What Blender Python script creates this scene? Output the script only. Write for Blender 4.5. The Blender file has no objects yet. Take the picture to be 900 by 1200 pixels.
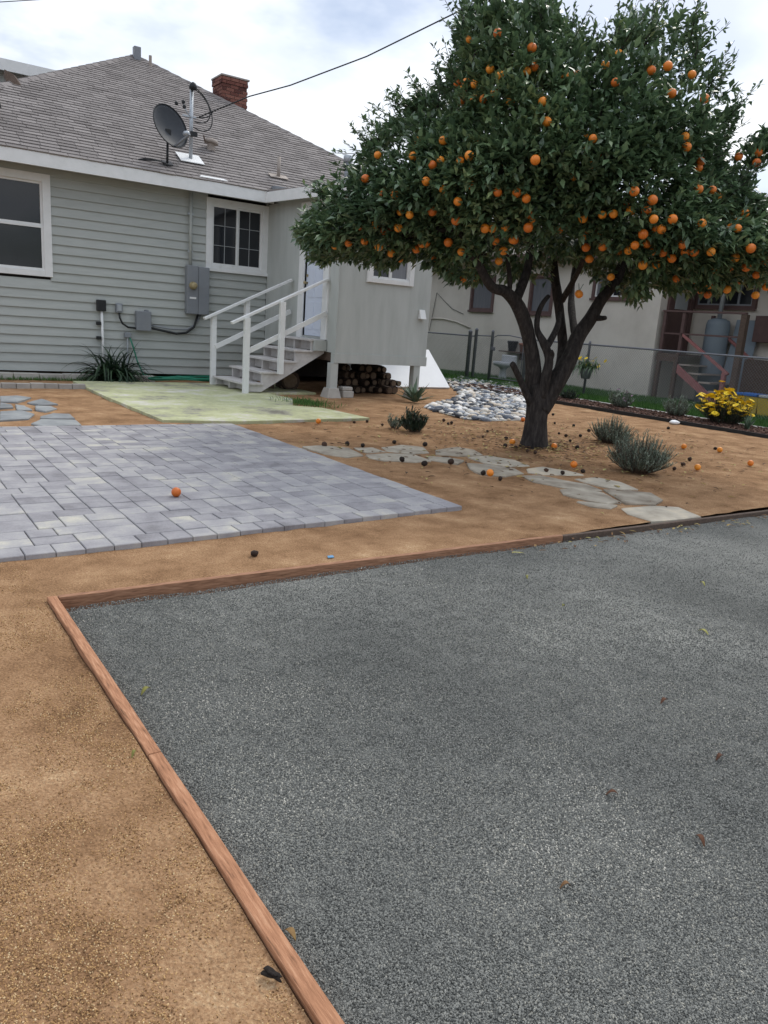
import bpy, bmesh, math, random
import numpy as np
from mathutils import Vector, Matrix, noise
random.seed(7); rng = np.random.default_rng(7)
S = bpy.context.scene
COL = S.collection

# ------------------------------------------------------------------ camera
CAM_H = 1.35
FPX = 900.0                                     # focal length in px of a 900 px wide picture
YAW, PITCH, ROLL = (math.radians(a) for a in (34.886, 13.712, 4.12))
_f = np.array([math.sin(YAW)*math.cos(PITCH), math.cos(YAW)*math.cos(PITCH), -math.sin(PITCH)])
_r0 = np.array([math.cos(YAW), -math.sin(YAW), 0.0]); _u0 = np.cross(_r0, _f)
_r = math.cos(ROLL)*_r0 + math.sin(ROLL)*_u0
_u = -math.sin(ROLL)*_r0 + math.cos(ROLL)*_u0
cam = bpy.data.cameras.new('camera'); cam_o = bpy.data.objects.new('camera', cam); COL.objects.link(cam_o)
cam.sensor_fit = 'HORIZONTAL'; cam.sensor_width = 36.0; cam.lens = 36.0*FPX/900.0
cam.clip_start = 0.05; cam.clip_end = 2000
cam_o.matrix_world = Matrix(((_r[0], _u[0], -_f[0], 0), (_r[1], _u[1], -_f[1], 0), (_r[2], _u[2], -_f[2], CAM_H), (0, 0, 0, 1)))
S.camera = cam_o
S.render.resolution_x, S.render.resolution_y = 768, 1024

# ------------------------------------------------------------------ sky, sun, exposure
SUN_AZ, SUN_EL = math.radians(62), math.radians(47)       # azimuth from +Y towards +X
W = bpy.data.worlds.new('World'); S.world = W; W.use_nodes = True
nt = W.node_tree; nt.nodes.clear(); N = nt.nodes.new; L = nt.links.new
out = N('ShaderNodeOutputWorld'); bg = N('ShaderNodeBackground'); bg.inputs['Strength'].default_value = 0.1
sky = N('ShaderNodeTexSky'); sky.sky_type = 'NISHITA'; sky.sun_disc = False
sky.sun_elevation = SUN_EL; sky.sun_rotation = SUN_AZ; sky.air_density = 1.0; sky.dust_density = 1.5
tc = N('ShaderNodeTexCoord'); sep = N('ShaderNodeSeparateXYZ'); L(tc.outputs['Generated'], sep.inputs[0])
mz = N('ShaderNodeMath'); mz.operation = 'MAXIMUM'; L(sep.outputs['Z'], mz.inputs[0]); mz.inputs[1].default_value = 0.0
ad = N('ShaderNodeMath'); ad.operation = 'ADD'; L(mz.outputs[0], ad.inputs[0]); ad.inputs[1].default_value = 0.22
dx = N('ShaderNodeMath'); dx.operation = 'DIVIDE'; L(sep.outputs['X'], dx.inputs[0]); L(ad.outputs[0], dx.inputs[1])
dy = N('ShaderNodeMath'); dy.operation = 'DIVIDE'; L(sep.outputs['Y'], dy.inputs[0]); L(ad.outputs[0], dy.inputs[1])
cmb = N('ShaderNodeCombineXYZ'); L(dx.outputs[0], cmb.inputs[0]); L(dy.outputs[0], cmb.inputs[1])
cmb.inputs[2].default_value = 2.2
n1 = N('ShaderNodeTexNoise'); n1.inputs['Scale'].default_value = 1.15; n1.inputs['Detail'].default_value = 6; n1.inputs['Roughness'].default_value = 0.55
L(cmb.outputs[0], n1.inputs['Vector'])
cover = N('ShaderNodeMapRange'); L(n1.outputs['Fac'], cover.inputs['Value'])
cover.inputs['From Min'].default_value = 0.39; cover.inputs['From Max'].default_value = 0.53
cover.inputs['To Min'].default_value = 0.12; cover.inputs['To Max'].default_value = 1.0
n2 = N('ShaderNodeTexNoise'); n2.inputs['Scale'].default_value = 2.2; n2.inputs['Detail'].default_value = 5; L(cmb.outputs[0], n2.inputs['Vector'])
cr = N('ShaderNodeValToRGB'); L(n2.outputs['Fac'], cr.inputs[0])
cr.color_ramp.elements[0].position = 0.30; cr.color_ramp.elements[0].color = (5.9, 6.7, 8.1, 1)
cr.color_ramp.elements[1].position = 0.70; cr.color_ramp.elements[1].color = (11.6, 11.8, 12.0, 1)
mx = N('ShaderNodeMix'); mx.data_type = 'RGBA'; L(cover.outputs[0], mx.inputs['Factor']); L(sky.outputs[0], mx.inputs['A'])
zen = N('ShaderNodeMath'); zen.operation = 'MULTIPLY_ADD'; L(mz.outputs[0], zen.inputs[0]); zen.inputs[1].default_value = 0.85; zen.inputs[2].default_value = 0.80   # overcast skies brighten towards the zenith
vm = N('ShaderNodeVectorMath'); vm.operation = 'SCALE'; L(cr.outputs[0], vm.inputs[0]); L(zen.outputs[0], vm.inputs['Scale']); L(vm.outputs[0], mx.inputs['B'])
L(mx.outputs['Result'], bg.inputs['Color']); L(bg.outputs[0], out.inputs['Surface'])
sun = bpy.data.lights.new('sun', 'SUN'); sun.energy = 1.5; sun.angle = math.radians(16); sun.color = (1.0, 0.95, 0.87)
sun_o = bpy.data.objects.new('sun', sun); COL.objects.link(sun_o)
_sd = Vector((math.sin(SUN_AZ)*math.cos(SUN_EL), math.cos(SUN_AZ)*math.cos(SUN_EL), math.sin(SUN_EL)))
sun_o.rotation_euler = _sd.to_track_quat('Z', 'Y').to_euler(); sun_o.location = (20, 20, 30)
vs = S.view_settings; vs.view_transform = 'Standard'; vs.look = 'None'; vs.gamma = 1.0; vs.exposure = 0.25; vs.use_curve_mapping = False

# ------------------------------------------------------------------ survey helpers: a sight line of the photograph met with a real plane
C0 = np.array([0, 0, CAM_H])
def ray(px, py): return _f + _r*(px-450)/FPX - _u*(py-600)/FPX
def on_z(px, py, z=0.0): d = ray(px, py); return Vector(C0 + d*((z-CAM_H)/d[2]))
def on_y(px, py, y): d = ray(px, py); return Vector(C0 + d*(y/d[1]))
def on_x(px, py, x): d = ray(px, py); return Vector(C0 + d*(x/d[0]))

# ------------------------------------------------------------------ materials
def lin(c):
    if isinstance(c, str):
        c = [int(c[i:i+2], 16)/255 for i in (0, 2, 4)]
        return tuple(v/12.92 if v <= .04045 else ((v+.055)/1.055)**2.4 for v in c)
    return c
MATS = {}
def mat(name, stops, rough=0.8, scale=6.0, detail=6, bump=0.0, bscale=60, bdist=0.01, rnd=0.0, spec=0.3, metal=0.0, stretch=(1, 1, 1), coord='Object', ngrain=0.0, gscale=250, trans=0.0, rampnoise=0.6, nrough=.6, drift=0.0):
    """stops: list of (pos, colour) for a noise-driven ramp; rnd: how far each piece (island or object) moves along it"""
    m = bpy.data.materials.new(name); m.use_nodes = True; t = m.node_tree; b = t.nodes['Principled BSDF']
    b.inputs['Roughness'].default_value = rough; b.inputs['Specular IOR Level'].default_value = spec; b.inputs['Metallic'].default_value = metal
    n = t.nodes.new; l = t.links.new
    co = n('ShaderNodeTexCoord'); mp = n('ShaderNodeMapping'); mp.inputs['Scale'].default_value = stretch
    l(co.outputs[coord], mp.inputs[0])
    no = n('ShaderNodeTexNoise'); no.inputs['Scale'].default_value = scale; no.inputs['Detail'].default_value = detail; no.inputs['Roughness'].default_value = nrough
    l(mp.outputs[0], no.inputs['Vector'])
    fac = n('ShaderNodeMapRange'); l(no.outputs['Fac'], fac.inputs['Value'])
    fac.inputs['From Min'].default_value = .5-.25; fac.inputs['From Max'].default_value = .5+.25
    fac.inputs['To Min'].default_value = .5-rampnoise/2; fac.inputs['To Max'].default_value = .5+rampnoise/2; fac.clamp = False
    val = fac.outputs[0]
    if rnd:
        oi = n('ShaderNodeObjectInfo'); ge = n('ShaderNodeNewGeometry')
        a = n('ShaderNodeMath'); a.operation = 'ADD'; l(oi.outputs['Random'], a.inputs[0]); l(ge.outputs['Random Per Island'], a.inputs[1])
        fr = n('ShaderNodeMath'); fr.operation = 'FRACT'; l(a.outputs[0], fr.inputs[0])
        ma = n('ShaderNodeMath'); ma.operation = 'MULTIPLY_ADD'; l(fr.outputs[0], ma.inputs[0]); ma.inputs[1].default_value = rnd; ma.inputs[2].default_value = -rnd/2
        ad = n('ShaderNodeMath'); ad.operation = 'ADD'; l(val, ad.inputs[0]); l(ma.outputs[0], ad.inputs[1]); val = ad.outputs[0]
    if drift:
        oi = n('ShaderNodeObjectInfo'); dn = n('ShaderNodeTexNoise'); dn.inputs['Scale'].default_value = 1.3; dn.inputs['Detail'].default_value = 5; l(oi.outputs['Location'], dn.inputs['Vector'])
        ma = n('ShaderNodeMath'); ma.operation = 'MULTIPLY_ADD'; l(dn.outputs['Fac'], ma.inputs[0]); ma.inputs[1].default_value = drift; ma.inputs[2].default_value = -drift/2
        ad = n('ShaderNodeMath'); ad.operation = 'ADD'; l(val, ad.inputs[0]); l(ma.outputs[0], ad.inputs[1]); val = ad.outputs[0]
    if ngrain:
        g = n('ShaderNodeTexNoise'); g.inputs['Scale'].default_value = gscale; g.inputs['Detail'].default_value = 3; l(mp.outputs[0], g.inputs['Vector'])
        ma = n('ShaderNodeMath'); ma.operation = 'MULTIPLY_ADD'; l(g.outputs['Fac'], ma.inputs[0]); ma.inputs[1].default_value = ngrain; ma.inputs[2].default_value = -ngrain/2
        ad = n('ShaderNodeMath'); ad.operation = 'ADD'; l(val, ad.inputs[0]); l(ma.outputs[0], ad.inputs[1]); val = ad.outputs[0]
    ra = n('ShaderNodeValToRGB'); l(val, ra.inputs[0]); e = ra.color_ramp.elements
    stops = [(p, lin(c)) for p, c in stops]
    while len(e) < len(stops): e.new(0.5)
    for k, (p, c) in enumerate(stops): e[k].position = p; e[k].color = (*c, 1)
    l(ra.outputs[0], b.inputs['Base Color'])
    if bump:
        bn = n('ShaderNodeTexNoise'); bn.inputs['Scale'].default_value = bscale; bn.inputs['Detail'].default_value = 5; l(mp.outputs[0], bn.inputs['Vector'])
        bp = n('ShaderNodeBump'); bp.inputs['Strength'].default_value = bump; bp.inputs['Distance'].default_value = bdist
        l(bn.outputs['Fac'], bp.inputs['Height']); l(bp.outputs[0], b.inputs['Normal'])
    if trans:
        tr = n('ShaderNodeBsdfTranslucent'); l(ra.outputs[0], tr.inputs['Color']); ms = n('ShaderNodeMixShader'); ms.inputs[0].default_value = trans
        l(b.outputs[0], ms.inputs[1]); l(tr.outputs[0], ms.inputs[2]); l(ms.outputs[0], t.nodes['Material Output'].inputs['Surface'])
    MATS[name] = m
    return m
def flat(name, c, rough=.6, spec=.4, metal=0, var=.06, bump=.05, rnd=0.0, bscale=120):
    c = lin(c); a = tuple(max(0, v*(1-var*2)) for v in c); d = tuple(min(1, v*(1+var*2)) for v in c)
    return mat(name, [(0.1, a), (0.9, d)], rough=rough, spec=spec, metal=metal, scale=5, bump=bump, bscale=bscale, bdist=.004, rnd=rnd)
M = MATS
mat('siding', [(0, (.34, .36, .34)), (.5, (.40, .42, .40)), (1, (.45, .47, .45))], rough=.6, scale=2.5, bump=.15, bscale=40, bdist=.004, stretch=(1, 1, 6), rnd=.25)
mat('plywood', [(0, (.37, .39, .37)), (.5, (.44, .46, .44)), (1, (.49, .51, .49))], rough=.65, scale=2.0, bump=.12, bscale=30, bdist=.004, stretch=(3, 3, .5), rampnoise=.8)
mat('white_paint', [(0, (.50, .50, .49)), (.3, (.70, .71, .70)), (1, (.80, .80, .80))], rough=.5, scale=6, bump=.1, bscale=50, bdist=.003, rampnoise=.7)
mat('stair_paint', [(0, (.36, .34, .32)), (.35, (.52, .50, .49)), (1, (.64, .62, .61))], rough=.6, scale=9, bump=.15, bscale=50, bdist=.003, rampnoise=.8)
mat('door_paint', [(0, (.55, .60, .72)), (1, (.68, .73, .82))], rough=.45, scale=3, bump=.03)
mat('shingle', [(0, (.145, .130, .124)), (.5, (.215, .195, .187)), (1, (.285, .26, .248))], rough=.95, scale=2.0, bump=.6, bscale=260, bdist=.004, rnd=.55, ngrain=.5, gscale=180, rampnoise=.4)
mat('shingle_felt', [(0, (.09, .085, .08)), (1, (.16, .15, .14))], rough=.95, scale=8, bump=.3)
mat('brick', [(0, (.075, .030, .026)), (.5, (.165, .064, .050)), (1, (.26, .12, .09))], rough=.9, scale=20, bump=.4, bscale=80, rnd=.8, rampnoise=.3)
mat('mortar', [(0, (.28, .24, .22)), (1, (.40, .36, .33))], rough=.95, scale=30, bump=.3)
mat('paver', [(0, (.18, .172, .18)), (.35, (.27, .26, .272)), (.6, (.33, .32, .325)), (.78, (.385, .37, .355)), (.9, (.44, .42, .37)), (1, (.50, .47, .40))], rough=.9, scale=5, bump=.35, bscale=180, bdist=.004, rnd=.52, ngrain=.4, gscale=90, rampnoise=.7)
mat('paver_sand', [(0, (.13, .12, .11)), (1, (.22, .19, .16))], rough=1, scale=40)
mat('dg', [(0, (.12, .064, .034)), (.3, (.24, .136, .070)), (.6, (.345, .206, .112)), (.85, (.45, .290, .162)), (1, (.57, .41, .255))], rough=1, scale=2.6, detail=12, bump=1.0, bscale=90, bdist=.014, ngrain=1.1, gscale=130, rampnoise=.95, spec=.1, nrough=.68)
mat('dg_grain', [(0, (.13, .07, .035)), (.4, (.36, .21, .095)), (.8, (.53, .34, .16)), (1, (.66, .50, .30))], rough=.95, scale=6, rnd=1.0, rampnoise=.1, spec=.15)
mat('gravel', [(0, (.060, .062, .057)), (.4, (.155, .157, .146)), (.75, (.24, .24, .222)), (1, (.35, .345, .31))], rough=.95, scale=.7, detail=9, bump=1.0, bscale=170, bdist=.012, ngrain=1.9, gscale=190, rampnoise=.9, spec=.2)
mat('gravel_grain', [(0, (.058, .060, .056)), (.45, (.155, .158, .146)), (.85, (.268, .268, .244)), (.96, (.34, .325, .27)), (1, (.60, .57, .50))], rough=.75, scale=6, rnd=.95, rampnoise=.15, spec=.35, drift=.42)
mat('soil', [(0, (.10, .06, .035)), (1, (.20, .13, .075))], rough=1, scale=2, bump=.5)
mat('redwood', [(0, (.13, .062, .032)), (.3, (.31, .145, .075)), (.6, (.40, .195, .105)), (1, (.52, .295, .175))], rough=.8, scale=22, detail=8, bump=.4, bscale=70, bdist=.004, stretch=(6, .55, 6), rampnoise=1.0, ngrain=.5, gscale=45)
mat('redwood_x', [(0, (.10, .048, .028)), (.3, (.24, .12, .068)), (.6, (.33, .17, .098)), (1, (.44, .25, .155))], rough=.8, scale=22, detail=8, bump=.4, bscale=70, bdist=.004, stretch=(.55, 6, 6), rampnoise=1.0, ngrain=.5, gscale=45)
mat('flagstone', [(0, (.20, .165, .125)), (.4, (.34, .30, .24)), (.7, (.44, .395, .32)), (1, (.56, .48, .36))], rough=.9, scale=4, bump=.5, bscale=25, bdist=.012, rnd=.5, rampnoise=.9)
mat('slate', [(0, (.13, .14, .145)), (.5, (.23, .24, .245)), (1, (.33, .34, .33))], rough=.85, scale=4, bump=.5, bscale=25, bdist=.012, rnd=.5, rampnoise=.8)
mat('river_stone', [(0, (.05, .055, .065)), (.25, (.15, .17, .21)), (.42, (.30, .33, .38)), (.55, (.50, .49, .46)), (.7, (.62, .60, .56)), (.8, (.50, .38, .25)), (1, (.75, .74, .72))], rough=.7, scale=9, rnd=1.3, rampnoise=.5, bump=.15, bscale=40)
mat('green_slab', [(0, (.16, .15, .12)), (.2, (.29, .285, .22)), (.42, (.40, .41, .235)), (.62, (.46, .475, .29)), (.76, (.50, .485, .40)), (1, (.60, .59, .54))], rough=.9, scale=.85, detail=14, bump=.3, bscale=60, ngrain=.5, gscale=18, rampnoise=1.65, nrough=.72)
mat('concrete', [(0, (.25, .23, .21)), (.5, (.38, .36, .33)), (1, (.50, .47, .43))], rough=.95, scale=3, bump=.4, bscale=70, rnd=.3)
mat('stucco', [(0, (.44, .40, .35)), (.5, (.60, .56, .50)), (1, (.67, .63, .57))], rough=.95, scale=.7, bump=.5, bscale=120, bdist=.008, rampnoise=.8)
mat('neighbour_roof', [(0, (.12, .11, .10)), (1, (.22, .20, .18))], rough=.95, scale=8, bump=.4)
mat('brown_trim', [(0, (.075, .045, .042)), (1, (.14, .085, .078))], rough=.6, scale=8, bump=.1)
mat('red_rail', [(0, (.25, .095, .09)), (1, (.36, .16, .15))], rough=.6, scale=8, bump=.1)
mat('old_wood', [(0, (.05, .035, .028)), (1, (.15, .105, .08))], rough=.85, scale=12, bump=.3, stretch=(4, 1, 4))
mat('blue_panel', [(0, (.16, .20, .24)), (1, (.24, .285, .32))], rough=.5, scale=3)
mat('dark_glass', [(0, (.012, .014, .018)), (1, (.022, .025, .03))], rough=.06, spec=.5, scale=2)
mat('curtain_glass', [(0, (.10, .105, .12)), (1, (.20, .205, .22))], rough=.12, spec=.5, scale=4, stretch=(6, 6, .4))
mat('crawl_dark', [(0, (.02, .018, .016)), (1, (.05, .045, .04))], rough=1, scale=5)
mat('grey_metal', [(0, (.17, .185, .205)), (1, (.24, .255, .275))], rough=.5, spec=.5, scale=4, bump=.03)
mat('galvanised', [(0, (.33, .36, .39)), (1, (.50, .53, .56))], rough=.45, metal=.5, scale=20)
mat('dish_metal', [(0, (.026, .030, .036)), (1, (.04, .046, .055))], rough=.6, scale=4)
mat('black_plastic', [(0, (.012, .013, .014)), (1, (.028, .03, .032))], rough=.5, scale=10)
mat('fence_metal', [(0, (.13, .135, .15)), (1, (.22, .23, .25))], rough=.55, metal=.3, scale=15)
mat('brass', [(0, (.30, .24, .13)), (1, (.42, .35, .2))], rough=.4, metal=.3, scale=10)
mat('hose', [(0, (.015, .14, .085)), (1, (.03, .22, .14))], rough=.45, scale=10)
mat('foam_board', [(0, (.70, .71, .73)), (1, (.82, .83, .84))], rough=.6, scale=3, bump=.05)
mat('bark', [(0, (.014, .012, .012)), (.5, (.036, .031, .029)), (1, (.075, .065, .06))], rough=.95, scale=10, bump=.9, bscale=30, bdist=.02, stretch=(3, 3, .8), rampnoise=1.0)
mat('leaf', [(0, (.052, .090, .052)), (.5, (.098, .165, .082)), (.85, (.17, .25, .12)), (1, (.29, .35, .15))], rough=.33, spec=.6, scale=1.1, rnd=.75, rampnoise=.5, trans=.22)
mat('orange_peel', [(0, (.52, .11, .012)), (.5, (.74, .205, .016)), (1, (.84, .33, .03))], rough=.45, spec=.5, scale=3, rnd=.8, rampnoise=.2, bump=.12, bscale=90, bdist=.003)
mat('rotten_peel', [(0, (.012, .010, .009)), (.6, (.035, .022, .016)), (1, (.10, .05, .03))], rough=.8, scale=12, rnd=.7, bump=.5, bscale=60)
mat('rosemary_leaf', [(0, (.08, .105, .08)), (.5, (.19, .235, .18)), (1, (.33, .37, .29))], rough=.7, scale=4, rnd=.9, rampnoise=.4, trans=.1)
mat('agave_leaf', [(0, (.05, .085, .055)), (.5, (.11, .16, .105)), (1, (.20, .25, .16))], rough=.55, scale=4, rnd=.6, rampnoise=.5)
mat('strap_leaf', [(0, (.010, .022, .014)), (.5, (.022, .046, .024)), (1, (.05, .09, .04))], rough=.5, scale=4, rnd=.8, rampnoise=.3)
mat('dark_succulent', [(0, (.015, .025, .02)), (.5, (.035, .055, .035)), (1, (.07, .10, .055))], rough=.6, scale=4, rnd=.8, rampnoise=.3)
mat('grass_blade', [(0, (.03, .085, .018)), (.5, (.06, .15, .03)), (1, (.12, .23, .055))], rough=.7, scale=2, rnd=.8, rampnoise=.4, trans=.2)
mat('lawn', [(0, (.025, .06, .015)), (.6, (.055, .12, .03)), (1, (.12, .14, .05))], rough=1, scale=3, bump=.5)
mat('mulch', [(0, (.03, .017, .013)), (.5, (.085, .045, .033)), (1, (.17, .095, .07))], rough=1, scale=10, bump=.8, bscale=60, rnd=.8)
mat('petal', [(0, (.75, .48, .01)), (1, (.88, .68, .04))], rough=.6, scale=5, rnd=.5)
mat('pink_petal', [(0, (.30, .16, .26)), (1, (.45, .28, .40))], rough=.7, scale=5, rnd=.5)
mat('dry_leaf', [(0, (.06, .03, .018)), (.5, (.17, .09, .04)), (.8, (.34, .24, .08)), (1, (.42, .40, .16))], rough=.8, scale=20, rnd=1.0, rampnoise=.2)
mat('dead_leaf', [(0, (.035, .016, .010)), (1, (.13, .055, .028))], rough=.8, scale=20, rnd=.7)
mat('green_leaf', [(0, (.15, .14, .035)), (1, (.30, .29, .07))], rough=.6, scale=20, rnd=.5)
mat('log_bark', [(0, (.018, .013, .011)), (1, (.085, .056, .042))], rough=.95, scale=14, rnd=.6, bump=.5)
mat('log_end', [(0, (.07, .048, .034)), (1, (.22, .16, .11))], rough=.9, scale=20, rnd=.4)
mat('terracotta', [(0, (.27, .11, .07)), (1, (.38, .17, .11))], rough=.85, scale=10)
mat('yellow_plastic', [(0, (.48, .33, .04)), (1, (.58, .42, .07))], rough=.5, scale=4)
mat('blue_plastic', [(0, (.03, .12, .40)), (1, (.05, .18, .52))], rough=.4, scale=4)
mat('porcelain', [(0, (.38, .40, .42)), (1, (.55, .56, .57))], rough=.35, scale=4)
mat('cloth_red', [(0, (.28, .03, .02)), (1, (.4, .05, .04))], rough=.8, scale=8)
mat('blue_scrap', [(0, (.10, .25, .42)), (1, (.15, .33, .52))], rough=.5, scale=8)
mat('pale_panel', [(0, (.30, .32, .33)), (1, (.38, .40, .41))], rough=.35, spec=.5, scale=2)
mat('tan_vent', [(0, (.27, .23, .20)), (1, (.38, .33, .29))], rough=.7, scale=10)

# ------------------------------------------------------------------ objects
ORG = {}
def org(o):
    v = Vector((0, 0, 0))
    while o is not None: v += Vector(ORG.get(o.name, (0, 0, 0))); o = o.parent
    return v
def thing(name, loc, label=None, cat=None, group=None, kind=None, parent=None):
    o = bpy.data.objects.new(name, None); COL.objects.link(o); o.empty_display_size = .1
    if parent is not None: o.parent = parent
    o.location = Vector(loc) - (org(parent) if parent else Vector()); ORG[o.name] = tuple(o.location)
    tag(o, label, cat, group, kind); return o
def tag(o, label=None, cat=None, group=None, kind=None):
    for k, v in (('label', label), ('category', cat), ('group', group), ('kind', kind)):
        if v: o[k] = v
    return o
class MB:
    def __init__(s): s.v = []; s.f = []
    def add(s, vs, fs):
        b = len(s.v); s.v += [tuple(p) for p in vs]; s.f += [tuple(b+i for i in f) for f in fs]; return s
    def box(s, x0, x1, y0, y1, z0, z1):
        return s.add([(x0,y0,z0),(x1,y0,z0),(x1,y1,z0),(x0,y1,z0),(x0,y0,z1),(x1,y0,z1),(x1,y1,z1),(x0,y1,z1)],
                     [(0,3,2,1),(4,5,6,7),(0,1,5,4),(1,2,6,5),(2,3,7,6),(3,0,4,7)])
    def hexa(s, lo, hi): # 4 bottom + 4 top points
        return s.add(list(lo)+list(hi), [(0,3,2,1),(4,5,6,7),(0,1,5,4),(1,2,6,5),(2,3,7,6),(3,0,4,7)])
    def prism(s, poly, off):  # polygon of 3-D points extruded by a vector
        n = len(poly); off = Vector(off); a = [Vector(p) for p in poly]
        return s.add(a+[p+off for p in a], [tuple(range(n))[::-1], tuple(range(n, 2*n))]+[(i, (i+1) % n, n+(i+1) % n, n+i) for i in range(n)])
    def bar(s, a, b, w, h, up=(0, 0, 1)):  # rectangular bar from a to b
        a, b = Vector(a), Vector(b); d = (b-a).normalized(); sx = d.cross(Vector(up)).normalized()*w/2; sz = sx.cross(d).normalized()*h/2
        lo = [a-sx-sz, a+sx-sz, b+sx-sz, b-sx-sz]; hi = [p+2*sz for p in lo]
        return s.hexa(lo, hi)
    def tube(s, pts, rad, seg=8, cap=True, jit=0):
        pts = [Vector(p) for p in pts]; n = len(pts); rad = [rad]*n if not hasattr(rad, '__len__') else rad
        base = len(s.v); ref = None
        for i, p in enumerate(pts):
            d = (pts[min(i+1, n-1)]-pts[max(i-1, 0)]).normalized()
            if ref is None: ref = d.orthogonal().normalized()
            ref = (ref-d*ref.dot(d)).normalized(); q = d.cross(ref)
            for k in range(seg):
                a = 2*math.pi*k/seg; r = rad[i]*(1+(jit*(noise.noise(Vector((p.x*3+7*math.cos(a), p.y*3+7*math.sin(a), p.z*2.5)))) if jit else 0))
                s.v.append(tuple(p+ref*math.cos(a)*r+q*math.sin(a)*r))
        for i in range(n-1):
            for k in range(seg):
                k2 = (k+1) % seg; s.f.append((base+i*seg+k, base+i*seg+k2, base+(i+1)*seg+k2, base+(i+1)*seg+k))
        if cap:
            s.f.append(tuple(base+k for k in range(seg))[::-1]); s.f.append(tuple(base+(n-1)*seg+k for k in range(seg)))
        return s
    def lathe(s, c, prof, seg=16, axis=(0, 0, 1)):  # prof: (radius, height) list about an axis
        ax = Vector(axis).normalized(); e = ax.orthogonal().normalized(); q = ax.cross(e); c = Vector(c); base = len(s.v)
        for r, h in prof:
            for k in range(seg):
                a = 2*math.pi*k/seg; s.v.append(tuple(c+ax*h+e*math.cos(a)*r+q*math.sin(a)*r))
        for i in range(len(prof)-1):
            for k in range(seg):
                k2 = (k+1) % seg; s.f.append((base+i*seg+k, base+i*seg+k2, base+(i+1)*seg+k2, base+(i+1)*seg+k))
        s.f.append(tuple(base+k for k in range(seg))[::-1]); s.f.append(tuple(base+(len(prof)-1)*seg+k for k in range(seg)))
        return s
    def build(s, name, m, parent=None, bevel=0, smooth=False, **kw):
        o_ = org(parent) if parent is not None else Vector(kw.pop('at', (0, 0, 0)))
        me = bpy.data.meshes.new(name); me.from_pydata([(x-o_.x, y-o_.y, z-o_.z) for x, y, z in s.v], [], s.f); me.update()
        me.materials.append(M[m])
        if smooth: me.polygons.foreach_set('use_smooth', [True]*len(me.polygons))
        o = bpy.data.objects.new(name, me); COL.objects.link(o)
        if parent is not None: o.parent = parent
        else: o.location = o_; ORG[o.name] = tuple(o_)
        if bevel:
            b = o.modifiers.new('bevel', 'BEVEL'); b.width = bevel; b.segments = 2; b.limit_method = 'ANGLE'
        tag(o, **kw); return o
def put(name, me, loc, parent=None, rot=None, scale=None, **kw):   # another object on shared mesh data
    o = bpy.data.objects.new(name, me); COL.objects.link(o)
    if parent is not None: o.parent = parent; o.location = Vector(loc)-org(parent)
    else: o.location = loc
    if rot is not None: o.rotation_euler = rot
    if scale is not None: o.scale = scale
    tag(o, **kw); return o
def bulk(name, V, F, m, parent=None, smooth=False, **kw):           # large meshes straight from numpy arrays
    o_ = org(parent) if parent is not None else Vector((0, 0, 0))
    V = np.asarray(V, np.float32)-np.array(o_, np.float32); F = np.asarray(F, np.int32); k = F.shape[1]
    me = bpy.data.meshes.new(name); me.vertices.add(len(V)); me.vertices.foreach_set('co', V.ravel())
    me.loops.add(F.size); me.loops.foreach_set('vertex_index', F.ravel()); me.polygons.add(len(F))
    me.polygons.foreach_set('loop_start', np.arange(0, F.size, k, dtype=np.int32))
    me.update(calc_edges=True); me.validate(); me.materials.append(M[m])
    if smooth: me.polygons.foreach_set('use_smooth', [True]*len(me.polygons))
    o = bpy.data.objects.new(name, me); COL.objects.link(o)
    if parent is not None: o.parent = parent
    tag(o, **kw); return o
def inside(poly, x, y):
    c = False; n = len(poly); j = n-1
    for i in range(n):
        xi, yi, xj, yj = poly[i][0], poly[i][1], poly[j][0], poly[j][1]
        if (yi > y) != (yj > y) and x < (xj-xi)*(y-yi)/(yj-yi)+xi: c = not c
        j = i
    return c
def nz(x, y, s, z=0.0): return noise.noise(Vector((x*s, y*s, z)))

# ================================================================== GROUND
TX0, TX1 = 0.655, 0.702          # the long timber beside the gravel
def ty(x): return 3.60-0.022*(x-0.7)   # far edge of the gravel court
g = MB(); g.add([(-400,-400,-.12),(400,-400,-.12),(400,400,-.12),(-400,400,-.12)], [(0,1,2,3)]); g.build('ground', 'soil', kind='structure')
def sheet(name, xs, ys, zf, keep, m):
    nx, ny = len(xs), len(ys); V = []; F = []
    for j in range(ny):
        for i in range(nx): V.append((xs[i], ys[j], zf(xs[i], ys[j])))
    for j in range(ny-1):
        for i in range(nx-1):
            if keep((xs[i]+xs[i+1])/2, (ys[j]+ys[j+1])/2): a = j*nx+i; F.append((a, a+1, a+nx+1, a+nx))
    return bulk(name, V, F, m, smooth=True, kind='structure')
def dgz(x, y):
    z = .010*nz(x, y, 1.1, 3)+.008*nz(x, y, 4.2, 9)+.006*nz(x, y, 11, 5)
    return z-.004
xs = sorted(set(list(np.arange(-7, -1.6, .3))+list(np.arange(-1.6, TX0-.01, .04))+[TX0-.002]+list(np.arange(TX0+.045, 12.0, .09))+[12.05]))
ys = sorted(set(list(np.arange(-2.5, .4, .2))+list(np.arange(.4, 3.55, .04))+[3.60]+list(np.arange(3.66, 18, .09))))
dg_o = sheet('granite_path', xs, ys, dgz, lambda x, y: x < TX0 or y > 3.60, 'dg')
def gz(x, y): return -.034+.009*nz(x, y, .9, 1)+.006*nz(x, y, 3.3, 2)+.004*nz(x, y, 8, 2)
sheet('gravel_court', list(np.arange(TX1+.001, 13, .07)), list(np.arange(-3, 3.56, .07)), gz, lambda x, y: True, 'gravel')
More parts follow.
